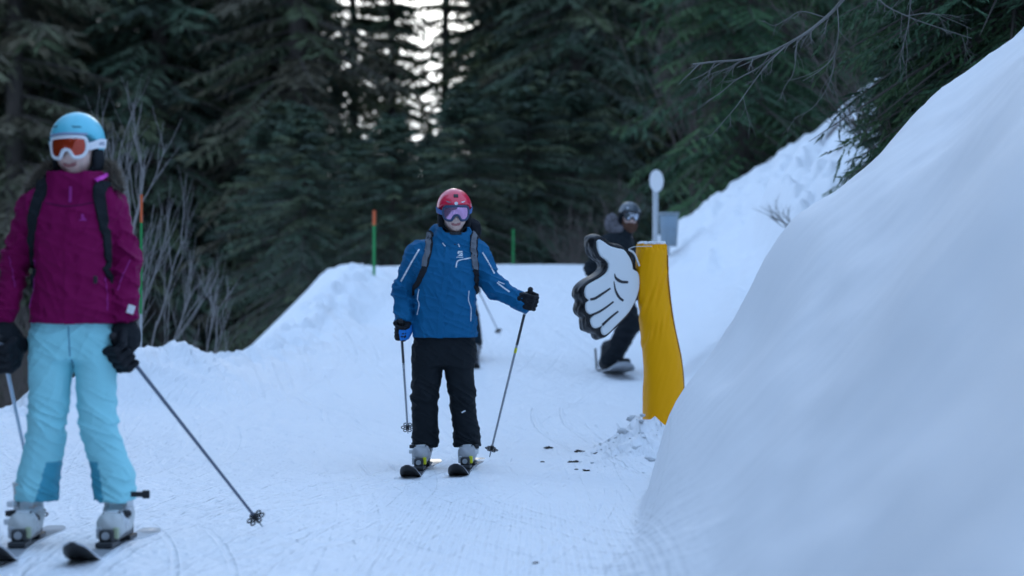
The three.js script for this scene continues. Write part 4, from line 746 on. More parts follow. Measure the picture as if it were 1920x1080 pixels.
// ---- the skier in the middle: blue jacket, red helmet
{
  const at = [-0.423, -0.002, -15.3], yaw = -0.05, t = thing('person', 'skier in a blue jacket, black trousers and red helmet standing mid piste', 'person', at);
  const hp = [0.058, 1.63, 0.03], M = headMatrix(hp, 0.13, 0.1, 0.02);
  const wl = [-0.264, 0.955, 0.05], wr = [0.498, 1.054, 0.1], gl = [-0.274, 0.881, 0.08], gr = [0.535, 1.064, 0.13];
  const arms = [[[-0.18, 1.376, -0.01], [-0.264, 1.135, -0.03], wl, [0.074, 0.07, 0.054]], [[0.193, 1.382, -0.01], [0.308, 1.165, 0.02], wr, [0.074, 0.068, 0.054]]];
  const legs = [[[-0.098, 0.796, 0], [-0.129, 0.491, 0.04], [-0.132, 0.176, -0.03], [-0.139, 0.081, 0.1]], [[0.091, 0.796, 0], [0.102, 0.491, 0.04], [0.132, 0.176, -0.03], [0.146, 0.081, 0.1]]];
  part('body', bodyGeo({ neck: [0.058, 1.491, 0], chest: [0.024, 1.355, -0.01], pelvis: [-0.003, 0.847, 0], arms: arms.map((a, i) => [a[0], a[1], a[2], i ? gr : gl]), legs }, M), skinMat, t);
  const blue = cloth([0.005, 0.12, 0.275], 0.72);
  const F = jacketField([[0.835, -0.006, 0, 0.208, 0.15], [0.9, -0.006, 0, 0.203, 0.15], [1.06, -0.003, 0, 0.193, 0.15], [1.2, 0, 0, 0.2, 0.155], [1.32, 0.01, 0, 0.215, 0.15], [1.39, 0.018, -0.01, 0.2, 0.13], [1.45, 0.03, -0.01, 0.14, 0.115], [1.5, 0.05, 0, 0.11, 0.105], [1.535, 0.055, 0.0, 0.104, 0.1]], arms, { seed: 2, amp: 0.0075, lumps: [[[0.06, 1.46, 0.055], [0.1, 0.04, 0.055], 0.04], [[-0.05, 1.5, -0.05], [0.06, 0.06, 0.06], 0.04]] });
  const jf = (x, y, z) => smax(smax(F(x, y, z), 0.838 - y, 0.012), -(Math.hypot((x - 0.056) / 1.05, (z - 0.03) / 1.0) - 0.084 + (y < 1.485 ? 1 : 0)), 0.01);
  const j = part('jacket', surf(jf, [-0.4, 0.81, -0.24], [0.58, 1.58, 0.26], 0.0075), blue, t);
  const band = (n, pts, w, m, th = 0.0015, seg = 22) => part(n, ribbon(jf, pts, w, th, 0.0008, seg), m, j);
  band('sleeve_stripe', [[-0.163, 1.396, 0.15], [-0.217, 1.304, 0.15], [-0.281, 1.193, 0.15]], 0.011, whitePrint); band('sleeve_stripe', [[0.237, 1.376, 0.15], [0.274, 1.315, 0.15], [0.312, 1.243, 0.15]], 0.009, whitePrint);
  band('sleeve_stripe', [[0.329, 1.186, 0.15], [0.369, 1.155, 0.15], [0.407, 1.128, 0.15]], 0.009, whitePrint); band('sleeve_stripe', [[0.335, 1.193, 0.15], [0.376, 1.176, 0.15]], 0.005, whitePrint);
  band('chest_stripe', [[0.071, 1.281, 0.2], [0.081, 1.321, 0.2], [0.112, 1.331, 0.2], [0.166, 1.342, 0.2]], 0.008, whitePrint);
  band('pocket_zip', [[-0.163, 1.145, 0.2], [-0.173, 1.084, 0.2], [-0.163, 1.05, 0.2], [-0.176, 0.983, 0.2]], 0.005, whitePrint); band('pocket_zip', [[0.152, 1.135, 0.2], [0.149, 1.074, 0.2], [0.163, 1.027, 0.2], [0.163, 0.942, 0.2]], 0.005, whitePrint);
  band('zip_flap', [[0.017, 1.416, 0.2], [0.01, 1.22, 0.2], [-0.017, 1.05, 0.2], [-0.03, 0.84, 0.2]], 0.035, blue, 0.004);
  for (const [a, b] of [[[831, 456], [836, 463]], [[860, 458], [862, 464]]]) band('drawcord', [[(a[0] - 835) * 0.003388, (880 - a[1]) * 0.003388, 0.25], [(b[0] - 835) * 0.003388, (880 - b[1]) * 0.003388, 0.25]], 0.006, whitePrint, 0.004, 6);
  const e = [0.095, 1.369, 0], S = 0.0165;
  part('chest_emblem', stamp(jf, [shape([[-S, -S], [-S * 0.1, -S], [S * 0.75, -S * 0.55], [-S * 0.45, S * 0.1], [-S * 0.2, S * 0.45], [S, S * 0.5], [S, S], [-S * 0.7, S], [-S, S * 0.1], [S * 0.05, -S * 0.45]]), shape([[S * 0.2, -S * 0.9], [S, -S], [S, S * 0.25], [-S * 0.1, S * 0.35], [-S * 0.1, S * 0.15], [S * 0.8, -S * 0.3]])], e[0], e[1], 0.003), whitePrint, j);
  part('chest_lettering', stamp(jf, [-3, -2, -1, 0, 1, 2, 3].map((k) => shape([[k * 0.0062 - 0.0022, -0.027], [k * 0.0062 + 0.0022, -0.027], [k * 0.0062 + 0.0022, -0.0215], [k * 0.0062 - 0.0022, -0.0215]])), e[0], e[1], 0.003), whitePrint, j);
  const hood = (x, y, z) => smin(ball([0.166, 1.525, -0.1], [0.06, 0.075, 0.07])(x, y, z), ball([0.058, 1.474, -0.12], [0.12, 0.06, 0.06])(x, y, z), 0.05) + 0.006 * n3(x * 14, y * 14, z * 14);
  part('hood', surf(hood, [-0.16, 1.36, -0.26], [0.28, 1.64, 0.02], 0.009), cloth([0.012, 0.014, 0.018], 0.85), j, 'black lining of the hood behind the neck');
  part('neck_warmer', surf((x, y, z) => Math.max(Math.abs(Math.hypot(x - hp[0], (z - 0.03) * 0.95) - 0.072 - 0.006 * n3(x * 12, y * 30, z * 12)) - 0.009, y - 1.505 + (z > 0.03 ? 0 : -0.03), 1.42 - y), [-0.1, 1.4, -0.1], [0.2, 1.56, 0.15], 0.006), cloth([0.035, 0.04, 0.046], 0.85), t);
  const leg = (xs) => xs, pf = trousers([[0.66, -0.01, 0, 0.19, 0.125], [0.74, -0.01, 0, 0.196, 0.13], [0.88, -0.005, 0, 0.19, 0.13]],
    leg([[0.145, -0.128, -0.005, 0.083, 0.105], [0.25, -0.128, 0, 0.083, 0.1], [0.36, -0.13, 0.02, 0.082, 0.095], [0.48, -0.128, 0.035, 0.086, 0.095], [0.62, -0.115, 0.01, 0.096, 0.105], [0.78, -0.105, 0, 0.1, 0.115]]),
    leg([[0.15, 0.137, -0.005, 0.087, 0.105], [0.25, 0.134, 0, 0.086, 0.1], [0.36, 0.115, 0.02, 0.083, 0.095], [0.48, 0.105, 0.035, 0.085, 0.095], [0.62, 0.09, 0.01, 0.092, 0.105], [0.78, 0.085, 0, 0.098, 0.115]]), 0.008, 3);
  const tr = part('trousers', surf(pf, [-0.26, 0.12, -0.18], [0.27, 0.9, 0.2], 0.0085), cloth([0.009, 0.013, 0.017], 0.75), t);
  part('brand_tag', ribbon(pf, [[0.105, 0.366, 0.2], [0.129, 0.379, 0.2]], 0.009, 0.001, 0.001, 6), whitePrint, tr);
  for (const [p, s] of [[[-0.145, 0.05, 0.03], -1], [[0.145, 0.05, 0.03], 1]]) boot(t, p, yaw, phy([0.38, 0.39, 0.41], 0.4), blackPlastic, 0.06, s, false, std([0.62, 0.64, 0.66], 0.5), true);
  const red = phy([0.8, 0.02, 0.07], 0.3, { clearcoat: 0.7, clearcoatRoughness: 0.12 });
  helmet(t, M, red, blackCloth, [
    ['vent', [[-0.066, 0.083], [-0.05, 0.08], [-0.03, 0.072], [-0.045, 0.069], [-0.056, 0.074]], std([0.25, 0.22, 0.26], 0.6)], ['vent', [[0.028, 0.074], [0.04, 0.077], [0.062, 0.08], [0.05, 0.071], [0.04, 0.069]], std([0.7, 0.7, 0.74], 0.5)],
    ['emblem', arc(0, 0.066, 0.0115, 0.0105), whitePrint]]);
  part('camera_mount', rbox(0.03, 0.026, 0.014, 0.001, 0.11, 0.088, 0.004, [-0.75, 0, 0]).applyMatrix4(M), blackPlastic, t.children.find((c) => c.name === 'helmet'));
  const lens = phy([0.62, 0.36, 0.62], 0.12, { metalness: 0.75, iridescence: 1, iridescenceIOR: 1.6, iridescenceThicknessRange: [380, 380] });
  goggles(t, M, std([0.03, 0.06, 0.13], 0.5), lens, std([0.06, 0.16, 0.42], 0.7), 1.04);
  const cl = [-0.264, 0.928, 0.06]; glove(t, cl, gl, [0.06, 1, 0.5], blackGlove, blackCloth, false, [cl[0] + 0.001, cl[1] + 0.012, cl[2] - 0.01], cloth([0.02, 0.2, 0.62], 0.6));
  glove(t, wr, gr, [0.24, 1, 0.1], blackGlove, blackCloth, true, [wr[0] - 0.02, wr[1] + 0.012, wr[2] - 0.01], null, 1);
  const pk = thing('backpack', 'dark backpack with grey straps worn over the blue jacket', 'backpack', at);
  part('bag', surf(bag([0.01, 1.16, -0.25], [0.15, 0.22, 0.11]), [-0.2, 0.88, -0.42], [0.22, 1.42, -0.1], 0.012), cloth([0.03, 0.034, 0.04], 0.8), pk);
  for (const pts of [[[-0.129, 1.47, -0.12], [-0.108, 1.491, 0.02], [-0.098, 1.44, 0.16], [-0.108, 1.372, 0.2], [-0.125, 1.287, 0.2], [-0.159, 1.203, 0.16], [-0.2, 1.135, 0.02]], [[0.21, 1.457, -0.12], [0.186, 1.484, 0.02], [0.183, 1.436, 0.16], [0.186, 1.355, 0.2], [0.193, 1.27, 0.2], [0.197, 1.186, 0.14], [0.207, 1.125, 0]]]) {
    const s = part('strap', ribbon(jf, pts, 0.062, 0.009, 0.002, 34, 0.03), cloth([0.02, 0.022, 0.026], 0.85), pk); part('strap_face', ribbon(jf, pts.slice(0, 5).map((p) => [p[0] * 1.0 - 0.004, p[1], p[2]]), 0.036, 0.004, 0.009, 26), cloth([0.15, 0.165, 0.19], 0.85), s);
  }
  const wpos = (p, q = 0) => [p[0] + at[0], p[1] + at[1] + q, p[2] + at[2]];
  const yellow = std([0.62, 0.62, 0.01], 0.5);
  skiPole('ski pole held out to the right by the skier in blue', wpos([0.539, 1.142, 0.12]), [-0.145, 0.058, -15.55], greyMetal, yellow);
  skiPole('ski pole pointing back from the blue glove of the skier in blue', wpos([gl[0] - 0.004, gl[1] + 0.06, gl[2] + 0.04]), [-0.689, 0.189, -15.95], greyMetal, std([0.5, 0.52, 0.55], 0.4));
  for (const [p, l] of [[-0.145, 'left hand ski under the skier in blue'], [0.145, 'right hand ski under the skier in blue']]) ski(l, at[0] + p, 15.27, yaw - 0.02, phy([0.1, 0.105, 0.12], 0.3, { clearcoat: 0.4 }), yellow);
}
// ---- the skier on the left: purple jacket, light blue trousers and helmet
{
  const at = [-1.758, 0.141, -9.8], yaw = -0.03, t = thing('person', 'skier in a purple jacket with light blue trousers and helmet', 'person', at);
  const hp = [-0.008, 1.573, 0.02], M = headMatrix(hp, -0.2, 0.02, 0.03, 0.98);
  const wl = [-0.299, 0.905, 0.03], wr = [0.189, 0.911, 0.03], gl = [-0.297, 0.744, 0.06], gr = [0.187, 0.749, 0.05];
  const arms = [[[-0.169, 1.348, -0.01], [-0.265, 1.122, -0.03], wl, [0.067, 0.061, 0.053]], [[0.115, 1.348, -0.01], [0.174, 1.131, -0.03], wr, [0.067, 0.061, 0.053]]];
  const legs = [[[-0.098, 0.77, 0], [-0.117, 0.467, 0.05], [-0.178, 0.174, -0.03], [-0.213, 0.043, 0.1]], [[0.054, 0.77, 0], [0.087, 0.467, 0.05], [0.143, 0.174, -0.03], [0.156, 0.043, 0.1]]];
  part('body', bodyGeo({ neck: [-0.01, 1.42, 0], chest: [-0.02, 1.32, -0.01], pelvis: [-0.022, 0.82, 0], arms: arms.map((a, i) => [a[0], a[1], a[2], i ? gr : gl]), legs }, M), skinMat, t);
  const purple = cloth([0.2, 0.001, 0.07], 0.78);
  const F = jacketField([[0.862, -0.026, 0, 0.184, 0.14], [0.95, -0.025, 0, 0.172, 0.138], [1.06, -0.022, 0, 0.156, 0.13], [1.2, -0.024, 0.005, 0.168, 0.14], [1.32, -0.024, 0, 0.182, 0.14], [1.375, -0.02, -0.01, 0.165, 0.125], [1.41, -0.015, 0, 0.132, 0.12], [1.44, -0.013, 0.005, 0.118, 0.118], [1.475, -0.012, 0.01, 0.112, 0.115]], arms, { seed: 7, amp: 0.0072 });
  const jf = (x, y, z) => smax(smax(F(x, y, z), 0.864 - y, 0.01), -(Math.hypot(x + 0.012, z - 0.012) - 0.092 + (y < 1.425 ? 1 : 0)), 0.012);
  const j = part('jacket', surf(jf, [-0.4, 0.84, -0.24], [0.33, 1.5, 0.24], 0.0075), purple, t);
  const band = (n, pts, w, m, th = 0.0015, seg = 22) => part(n, ribbon(jf, pts, w, th, 0.0008, seg), m, j), pink = cloth([0.34, 0.03, 0.24], 0.6);
  band('zip_flap', [[-0.009, 1.313, 0.2], [-0.013, 1.161, 0.2], [-0.017, 1.009, 0.2], [-0.015, 0.866, 0.2]], 0.042, purple, 0.0035); band('zip_pull', [[-0.015, 1.417, 0.2], [-0.017, 1.382, 0.2], [-0.017, 1.352, 0.2]], 0.011, pink, 0.005, 8);
  band('collar_seam', [[-0.115, 1.35, 0.15], [-0.022, 1.337, 0.2], [0.087, 1.354, 0.15]], 0.004, cloth([0.08, 0.004, 0.05]));
  band('sleeve_zip', [[-0.282, 1.139, 0.15], [-0.265, 1.085, 0.15], [-0.254, 1.013, 0.12]], 0.004, pink); band('sleeve_zip', [[0.21, 1.124, 0.15], [0.191, 1.079, 0.15], [0.165, 0.998, 0.12]], 0.004, pink); band('pocket_zip', [[0.117, 1.052, 0.2], [0.128, 0.966, 0.2], [0.128, 0.918, 0.2]], 0.004, pink); band('pocket_zip', [[-0.167, 1.124, 0.2], [-0.178, 0.998, 0.2], [-0.193, 0.927, 0.2]], 0.004, pink);
  const e = [0.037, 1.291, 0];
  part('chest_emblem', stamp(jf, [shape([[-0.016, -0.012], [0.017, -0.012], [0.008, 0], [0.004, 0.006], [0.006, 0.013], [-0.004, 0.016], [-0.007, 0.006], [-0.004, -0.004]])], e[0], e[1], 0.003), pink, j);
  part('hood_loop', ribbon(jf, [[0.08, 1.441, 0.16], [0.1, 1.454, 0.16], [0.115, 1.465, 0.14]], 0.016, 0.01, 0.004, 8), std([0.6, 0.03, 0.42], 0.5), j);
  // hood with a fur rim lying on the shoulders
  const rim = new THREE.CatmullRomCurve3([V(-0.205, 1.39, 0.02), V(-0.165, 1.45, 0.01), V(-0.13, 1.49, -0.04), V(0, 1.47, -0.15), V(0.1, 1.5, -0.04), V(0.135, 1.47, 0.01), V(0.165, 1.4, 0.04)]), R = rng(3), fur = [], fc = [];
  part('hood', surf((x, y, z) => smin(ball([-0.012, 1.42, -0.13], [0.13, 0.07, 0.07])(x, y, z), cone([-0.13, 1.43, -0.03], [0.1, 1.43, -0.03], 0.035)(x, y, z), 0.05), [-0.2, 1.32, -0.24], [0.18, 1.52, 0.03], 0.01), purple, j);
  for (let i = 0; i < 5200; i++) { const u = R(), p = rim.getPoint(u), d = V(R() - 0.5, R() - 0.5 + 0.25, R() - 0.5).normalize(), q = p.clone().addScaledVector(d, 0.018), e2 = q.clone().addScaledVector(V(d.x + (R() - 0.5) * 0.8, d.y + (R() - 0.5) * 0.8, d.z + 0.2).normalize(), 0.022 + R() * 0.02), s = V(R() - 0.5, R() - 0.5, R() - 0.5).normalize().multiplyScalar(0.0016), k = 0.5 + R(); fur.push(q.x - s.x, q.y - s.y, q.z - s.z, q.x + s.x, q.y + s.y, q.z + s.z, e2.x, e2.y, e2.z); for (let c = 0; c < 3; c++) fc.push(0.2 * k, 0.165 * k, 0.125 * k); }
  const fm = part('fur_rim', new THREE.TubeGeometry(rim, 40, 0.024, 8, false), std([0.05, 0.042, 0.034], 1), j); part('fur', triGeo(fur, fc), leafMat, fm);
  const pf = trousers([[0.72, -0.023, 0, 0.172, 0.12], [0.8, -0.023, 0, 0.172, 0.125], [0.9, -0.023, 0, 0.165, 0.12]],
    [[0.148, -0.178, -0.005, 0.088, 0.11], [0.25, -0.166, 0, 0.086, 0.105], [0.36, -0.14, 0.025, 0.078, 0.092], [0.45, -0.125, 0.045, 0.076, 0.088], [0.56, -0.118, 0.03, 0.082, 0.092], [0.7, -0.112, 0.01, 0.09, 0.105], [0.82, -0.1, 0, 0.09, 0.115]],
    [[0.148, 0.142, -0.005, 0.086, 0.11], [0.25, 0.134, 0, 0.086, 0.105], [0.36, 0.106, 0.025, 0.078, 0.092], [0.45, 0.086, 0.045, 0.076, 0.088], [0.56, 0.075, 0.03, 0.08, 0.092], [0.7, 0.066, 0.01, 0.088, 0.105], [0.82, 0.056, 0, 0.09, 0.115]], 0.007, 12);
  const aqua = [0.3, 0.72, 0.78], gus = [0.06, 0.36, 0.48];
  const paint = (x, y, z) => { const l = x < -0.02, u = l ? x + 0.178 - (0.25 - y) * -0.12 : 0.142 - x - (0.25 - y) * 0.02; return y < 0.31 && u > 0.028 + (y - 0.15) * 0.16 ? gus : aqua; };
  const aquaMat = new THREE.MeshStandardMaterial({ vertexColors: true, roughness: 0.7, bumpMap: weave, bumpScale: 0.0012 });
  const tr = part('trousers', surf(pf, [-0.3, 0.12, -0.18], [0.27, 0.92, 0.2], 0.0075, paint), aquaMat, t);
  part('fly_seam', ribbon(pf, [[-0.024, 0.853, 0.2], [-0.02, 0.77, 0.2], [-0.017, 0.684, 0.16]], 0.004, 0.0015, 0.0005, 10), cloth([0.05, 0.2, 0.32]), tr);
  const shellW = phy([0.55, 0.57, 0.56], 0.42), lightW = std([0.7, 0.72, 0.74], 0.5);
  boot(t, [-0.208, 0.0, 0.03], yaw + 0.07, shellW, blackPlastic, 0.1, -1, false, lightW); boot(t, [0.155, 0.0, 0.03], yaw, shellW, blackPlastic, 0.07, 1, true, lightW);
  const ventMat = std([0.02, 0.16, 0.22], 0.6);
  const hm = helmet(t, M, phy([0.13, 0.6, 0.74], 0.38, { clearcoat: 0.25, clearcoatRoughness: 0.3 }), blackCloth, [['vent', [[-0.072, 0.094], [-0.046, 0.096], [-0.044, 0.089], [-0.068, 0.087]], ventMat], ['vent', [[0.02, 0.091], [0.052, 0.089], [0.06, 0.082], [0.03, 0.082]], ventMat]]);
  part('visor_edge', tube([[-0.08, 0.055, 0.083], [-0.045, 0.058, 0.112], [0, 0.06, 0.124], [0.045, 0.058, 0.112], [0.08, 0.055, 0.083]], 0.004, 6, 20).applyMatrix4(M), std([0.3, 0.34, 0.5], 0.5), hm);
  const cv = document.createElement('canvas'); cv.width = 1024; cv.height = 96; const c = cv.getContext('2d'); c.fillStyle = '#e8eaee'; c.fillRect(0, 0, 1024, 96); c.fillStyle = '#3a4470'; c.font = 'bold 64px sans-serif'; for (const x of [70, 470, 820]) { c.save(); c.translate(x + 75, 0); c.scale(0.6, 1); c.fillText('uvex', -75, 68); c.restore(); }
  const tex = new THREE.CanvasTexture(cv); tex.colorSpace = THREE.SRGBColorSpace;
  goggles(t, M, phy([0.78, 0.8, 0.83], 0.35, { clearcoat: 0.3 }), phy([0.5, 0.045, 0.012], 0.13, { metalness: 0.45, clearcoat: 1, clearcoatRoughness: 0.05 }), new THREE.MeshStandardMaterial({ map: tex, roughness: 0.8, side: THREE.DoubleSide }), 1.0);
  part('head_liner', surf((x, y, z) => Math.max(Math.abs(Math.hypot(x + 0.01, z - 0.01) - 0.074) - 0.01, y - 1.49 + z * 0.3, 1.41 - y), [-0.12, 1.39, -0.1], [0.1, 1.54, 0.12], 0.007), cloth([0.04, 0.05, 0.06]), t);
  const cl = [-0.299, 0.805, 0.045], cr = [0.191, 0.805, 0.04]; glove(t, cl, gl, [-0.1, 1, 0.55], blackGlove, blackCloth, false, [cl[0], cl[1] + 0.02, cl[2] - 0.008], null, 1.36); glove(t, cr, gr, [-0.45, 0.8, 0.55], blackGlove, blackCloth, true, [cr[0], cr[1] + 0.02, cr[2] - 0.008], null, 1.36);
  part('glove_badge', new THREE.CylinderGeometry(0.017, 0.017, 0.006, 18).rotateX(Math.PI / 2 - 0.2).translate(gl[0] - 0.004, gl[1] + 0.03, gl[2] + 0.055), std([0.22, 0.25, 0.3], 0.5), t);
  part('pass_tag', rbox(0.03, 0.035, 0.006, wr[0] + 0.035, wr[1] + 0.012, wr[2] + 0.075, 0.003, [0, 0, -0.3]), std([0.75, 0.77, 0.8], 0.5), t);
  const pk = thing('backpack', 'black backpack with wide straps worn over the purple jacket', 'backpack', at);
  part('bag', surf(bag([-0.02, 1.14, -0.235], [0.14, 0.2, 0.1]), [-0.2, 0.9, -0.4], [0.18, 1.38, -0.1], 0.012), cloth([0.014, 0.016, 0.02]), pk);
  for (const pts of [[[-0.126, 1.417, -0.12], [-0.135, 1.432, 0.02], [-0.143, 1.382, 0.14], [-0.165, 1.302, 0.18], [-0.178, 1.204, 0.17], [-0.187, 1.096, 0.12], [-0.2, 1.013, 0]], [[0.087, 1.417, -0.12], [0.095, 1.432, 0.02], [0.095, 1.378, 0.14], [0.109, 1.291, 0.18], [0.122, 1.204, 0.16], [0.126, 1.113, 0.12], [0.135, 1.031, 0.02]]]) part('strap', ribbon(jf, pts, 0.066, 0.01, 0.003, 36, 0.022), blackCloth, pk);
  part('chest_buckle', rbox(0.016, 0.03, 0.012, [0.087, 1.042, 0][0], [0.087, 1.042, 0][1], 0.138, 0.004), blackPlastic, pk);
  const wp = (p, v) => [p[0] + at[0] + v[0], p[1] + at[1] + v[1], p[2] + at[2] + v[2]];
  skiPole('ski pole slanting out to the right of the skier in purple', wp(gr, [-0.035, 0.065, 0.045]), [-1.08, 0.119, -10.42], phy([0.13, 0.15, 0.2], 0.3, { metalness: 0.5 }));
  skiPole('ski pole half hidden behind the leg of the skier in purple', wp(gl, [-0.007, 0.065, 0.036]), [-2.006, 0.14, -10.25], phy([0.5, 0.56, 0.66], 0.3, { metalness: 0.6 }));
  const deck = phy([0.5, 0.53, 0.57], 0.3, { clearcoat: 0.5 }), acc = std([0.4, 0.46, 0.3], 0.5);
  ski('ski at the bottom left corner under the skier in purple', at[0] - 0.208, 9.77, yaw + 0.07, deck, acc); ski('ski with a dark upturned tip, right foot of the skier in purple', at[0] + 0.155, 9.77, yaw, deck, acc);
}
// ---- the snowboarder behind the foam hand
{
  const at = [1.012, 0.275, -24.7], t = thing('person', 'bearded snowboarder in black behind the foam hand', 'person', at);
  at[1] = H(at[0], 24.7) + 0.01; t.position.y = at[1];
  const hp = [0.19, 1.6, 0.03], M = headMatrix(hp, 0.22, 0.05, -0.06, 1.0);
  const wl = [-0.08, 0.86, 0.16], wr = [0.2, 0.86, -0.24], arms = [[[-0.04, 1.33, 0.12], [-0.2, 1.06, 0.14], wl, [0.085, 0.075, 0.06]], [[0.14, 1.33, -0.14], [0.24, 1.08, -0.24], wr, [0.085, 0.075, 0.06]]];
  const legs = [[[0.08, 0.76, 0.08], [0.19, 0.5, 0.17], [-0.02, 0.15, 0.2], [0.06, 0.08, 0.2]], [[0.1, 0.76, -0.1], [0.22, 0.5, -0.22], [0.02, 0.15, -0.28], [0.1, 0.08, -0.28]]];
  const gl = [-0.02, 0.8, 0.18], gr = [0.26, 0.8, -0.24];
  part('body', bodyGeo({ neck: [0.14, 1.44, 0], chest: [0.08, 1.3, 0], pelvis: [0.08, 0.82, 0], arms: arms.map((a, i) => [a[0], a[1], a[2], i ? gr : gl]), legs }, M), skinMat, t);
  const jf0 = jacketField([[0.7, 0.09, 0, 0.16, 0.19], [0.9, 0.08, 0, 0.16, 0.19], [1.1, 0.07, 0, 0.165, 0.2], [1.28, 0.06, 0, 0.17, 0.21], [1.36, 0.075, 0, 0.15, 0.17], [1.42, 0.11, 0, 0.11, 0.12], [1.5, 0.14, 0, 0.09, 0.09]], arms, { seed: 31 });
  const j = part('jacket', surf(jf0, [-0.34, 0.68, -0.4], [0.4, 1.52, 0.34], 0.011), cloth([0.014, 0.02, 0.026], 0.8), t);
  part('fur_hood', surf((x, y, z) => smin(smin(ball([0.01, 1.53, 0.02], [0.07, 0.1, 0.09])(x, y, z), ball([0.07, 1.46, 0.08], [0.07, 0.05, 0.05])(x, y, z), 0.04), ball([0.06, 1.48, -0.08], [0.08, 0.08, 0.07])(x, y, z), 0.05) + 0.012 * n3(x * 40, y * 40, z * 40) + 0.008 * n3(x * 90, y * 90, z * 90), [-0.12, 1.36, -0.2], [0.2, 1.68, 0.18], 0.008), std([0.2, 0.19, 0.21], 1), j, 'grey fur lining of the hood');
  const pl = blend(0.04, cone([0.08, 0.76, 0.06], [0.19, 0.5, 0.17], 0.13, 0.105), cone([0.19, 0.5, 0.17], [-0.02, 0.13, 0.2], 0.105, 0.095), cone([0.1, 0.76, -0.06], [0.22, 0.5, -0.22], 0.13, 0.105), cone([0.22, 0.5, -0.22], [0.02, 0.13, -0.28], 0.105, 0.095));
  part('trousers', surf((x, y, z) => Math.max(pl(x, y, z), 0.09 - y, y - 0.84) + 0.012 * n3(x * 7, y * 11, z * 7), [-0.2, 0.06, -0.45], [0.4, 0.88, 0.38], 0.011), cloth([0.011, 0.015, 0.02], 0.85), t);
  for (const [x, z] of [[-0.02, 0.2], [0.03, -0.28]]) {
    const bf = (X, Y, Z) => smin(boxf([x + 0.04, 0.09, z], [0.15, 0.05, 0.055], 0.04)(X, Y, Z), cone([x - 0.04, 0.12, z], [x - 0.02, 0.27, z], 0.06, 0.065)(X, Y, Z), 0.04), b = part('snowboard_boot', surf(bf, [-0.25, 0.02, z - 0.1], [0.3, 0.36, z + 0.1], 0.01), std([0.016, 0.018, 0.022], 0.6), t);
    part('lace', [0, 1, 2].map((k) => tube([[x + 0.06 - k * 0.03, 0.13 + k * 0.025, z + 0.05], [x + 0.075 - k * 0.03, 0.14 + k * 0.025, z + 0.02]], 0.009, 5)), std([0.35, 0.38, 0.4], 0.6), b);
  }
  const hm = helmet(t, M, phy([0.07, 0.09, 0.11], 0.35, { clearcoat: 0.5, clearcoatRoughness: 0.2 }), blackCloth, [['emblem', arc(-0.05, 0.085, 0.012, 0.01), std([0.5, 0.55, 0.6], 0.5)]]);
  goggles(t, M, std([0.03, 0.035, 0.045], 0.5), phy([0.55, 0.6, 0.7], 0.1, { metalness: 0.85 }), blackCloth, 0.95);
  part('beard', surf((x, y, z) => smin(ball([0, -0.105, 0.04], [0.068, 0.07, 0.058])(x, y, z), smin(cone([-0.066, -0.03, 0.02], [-0.04, -0.1, 0.045], 0.02, 0.03)(x, y, z), cone([0.066, -0.03, 0.02], [0.04, -0.1, 0.045], 0.02, 0.03)(x, y, z), 0.03), 0.03) + 0.008 * n3(x * 50, y * 30, z * 50) + (y > -0.06 && Math.abs(x) < 0.035 ? (y + 0.06) : 0), [-0.11, -0.2, -0.04], [0.11, 0.01, 0.12], 0.006).applyMatrix4(M), std([0.12, 0.055, 0.035], 1), t);
  glove(t, wl, gl, [0.2, 1, 0.5], blackGlove, blackCloth, false, [wl[0] - 0.02, wl[1] + 0.04, wl[2]]); glove(t, wr, gr, [0.2, 1, 0.4], blackGlove, blackCloth, true, [wr[0], wr[1] + 0.04, wr[2]]);
  const bd = thing('snowboard', 'snowboard under the bearded rider in black', 'snowboard', [at[0] + 0.03, at[1] + 0.012, at[2] - 0.04]);
  const s = new THREE.Shape(); s.moveTo(-0.12, -0.6); s.quadraticCurveTo(-0.13, -0.8, 0, -0.8); s.quadraticCurveTo(0.13, -0.8, 0.12, -0.6); s.quadraticCurveTo(0.105, 0, 0.12, 0.6); s.quadraticCurveTo(0.13, 0.8, 0, 0.8); s.quadraticCurveTo(-0.13, 0.8, -0.12, 0.6); s.quadraticCurveTo(-0.105, 0, -0.12, -0.6);
  const bg = new THREE.ExtrudeGeometry(s, { depth: 0.01, bevelEnabled: true, bevelThickness: 0.002, bevelSize: 0.002, bevelSegments: 1, curveSegments: 16 }).rotateX(Math.PI / 2); { const a = bg.attributes.position; for (let i = 0; i < a.count; i++) { const z = Math.abs(a.getZ(i)); if (z > 0.6) a.setY(i, a.getY(i) + 0.06 * ((z - 0.6) / 0.2) ** 2); } bg.computeVertexNormals(); }
  bd.rotation.set(-0.075, 0.1, -0.05); part('deck', bg, phy([0.35, 0.37, 0.4], 0.35), bd);
  for (const z of [0.24, -0.24]) { const b = part('binding', [rbox(0.27, 0.02, 0.12, 0, 0.012, z, 0.006)], blackPlastic, bd); part('highback', rbox(0.012, 0.22, 0.1, -0.155, 0.13, z, 0.006, [0, 0, 0.12]), blackPlastic, b); part('ankle_strap', rbox(0.03, 0.1, 0.15, -0.02, 0.12, z, 0.01, [0, 0, 0.5]), std([0.12, 0.13, 0.15], 0.6), b); }
}
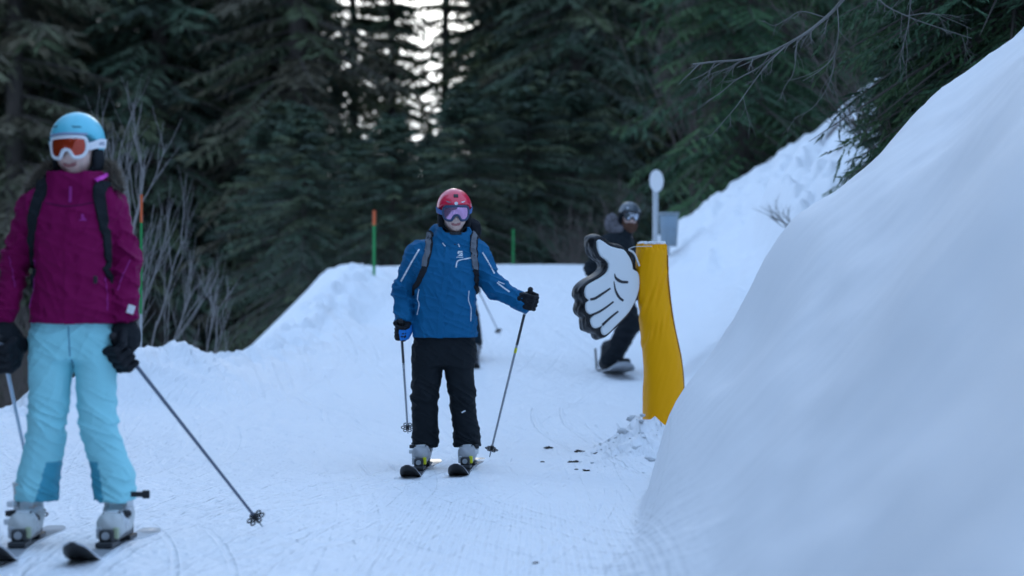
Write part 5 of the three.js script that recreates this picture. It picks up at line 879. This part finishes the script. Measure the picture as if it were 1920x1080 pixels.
// ---- the skier mostly hidden behind the one in blue
{
  const at = [-0.587, 0.402, -26], t = thing('person', 'skier in dark clothes almost hidden behind the skier in blue', 'person', at); at[1] = H(at[0], 26) + 0.05; t.position.y = at[1];
  const hp = [-0.03, 1.36, 0.02], M = headMatrix(hp, 0, 0.1, 0, 0.95), wl = [-0.2, 0.8, 0.1], wr = [0.18, 0.78, 0.05], gl = [-0.2, 0.74, 0.15], gr = [0.2, 0.72, 0.1];
  const arms = [[[-0.15, 1.15, 0], [-0.2, 0.95, 0], wl, [0.07, 0.06, 0.05]], [[0.12, 1.15, 0], [0.17, 0.94, 0], wr, [0.07, 0.06, 0.05]]], legs = [[[-0.09, 0.66, 0], [-0.12, 0.4, 0.05], [-0.14, 0.12, 0], [-0.14, 0.06, 0.1]], [[0.09, 0.66, 0], [0.16, 0.4, 0.05], [0.19, 0.12, 0], [0.19, 0.06, 0.1]]];
  part('body', bodyGeo({ neck: [-0.02, 1.22, 0], chest: [-0.01, 1.1, 0], pelvis: [0, 0.68, 0], arms: arms.map((a, i) => [a[0], a[1], a[2], i ? gr : gl]), legs }, M), skinMat, t);
  const mat = cloth([0.012, 0.017, 0.024], 0.8);
  part('jacket', surf(jacketField([[0.6, 0, 0, 0.18, 0.13], [0.8, 0, 0, 0.17, 0.13], [1.0, -0.005, 0, 0.165, 0.13], [1.12, -0.01, 0, 0.155, 0.12], [1.2, -0.02, 0, 0.1, 0.1], [1.26, -0.02, 0, 0.075, 0.08]], arms, { seed: 44 }), [-0.32, 0.58, -0.2], [0.32, 1.28, 0.22], 0.013), mat, t);
  part('trousers', surf(trousers([[0.56, 0, 0, 0.17, 0.12], [0.72, 0, 0, 0.16, 0.12]], [[0.11, -0.145, 0, 0.08, 0.1], [0.4, -0.12, 0.03, 0.078, 0.09], [0.66, -0.09, 0, 0.09, 0.11]], [[0.11, 0.19, 0, 0.08, 0.1], [0.4, 0.155, 0.03, 0.078, 0.09], [0.66, 0.09, 0, 0.09, 0.11]], 0.006, 5), [-0.28, 0.08, -0.17], [0.32, 0.76, 0.18], 0.012), cloth([0.012, 0.024, 0.036], 0.8), t);
  const grey = phy([0.3, 0.31, 0.33], 0.5); boot(t, [-0.145, 0, 0.02], 0, grey, blackPlastic, 0.06, -1); boot(t, [0.19, 0, 0.02], 0, grey, blackPlastic, 0.06, 1);
  helmet(t, M, phy([0.03, 0.035, 0.04], 0.4), blackCloth, []); goggles(t, M, std([0.03, 0.03, 0.03]), phy([0.1, 0.1, 0.12], 0.1, { metalness: 0.6 }), blackCloth, 0.92);
  glove(t, wl, gl, [0.1, 1, 0.3], blackGlove, blackCloth, false, [wl[0], wl[1] + 0.04, wl[2]]); glove(t, wr, gr, [-0.2, 1, 0.3], blackGlove, blackCloth, true, [wr[0], wr[1] + 0.04, wr[2]]);
  skiPole('thin ski pole seen under the outstretched arm of the skier in blue', [at[0] + gr[0] - 0.02, at[1] + gr[1] + 0.06, at[2] + gr[2]], [-0.128, 0.638, -26.3], std([0.4, 0.42, 0.46], 0.4, { metalness: 0.4 }));
  ski('left hand ski of the skier hidden behind the one in blue', at[0] - 0.145, 25.98, 0, std([0.1, 0.1, 0.12], 0.4), greyMetal); ski('right hand ski of the skier hidden behind the one in blue', at[0] + 0.19, 25.98, 0, std([0.1, 0.1, 0.12], 0.4), greyMetal);
}
renderer.render(scene, camera);
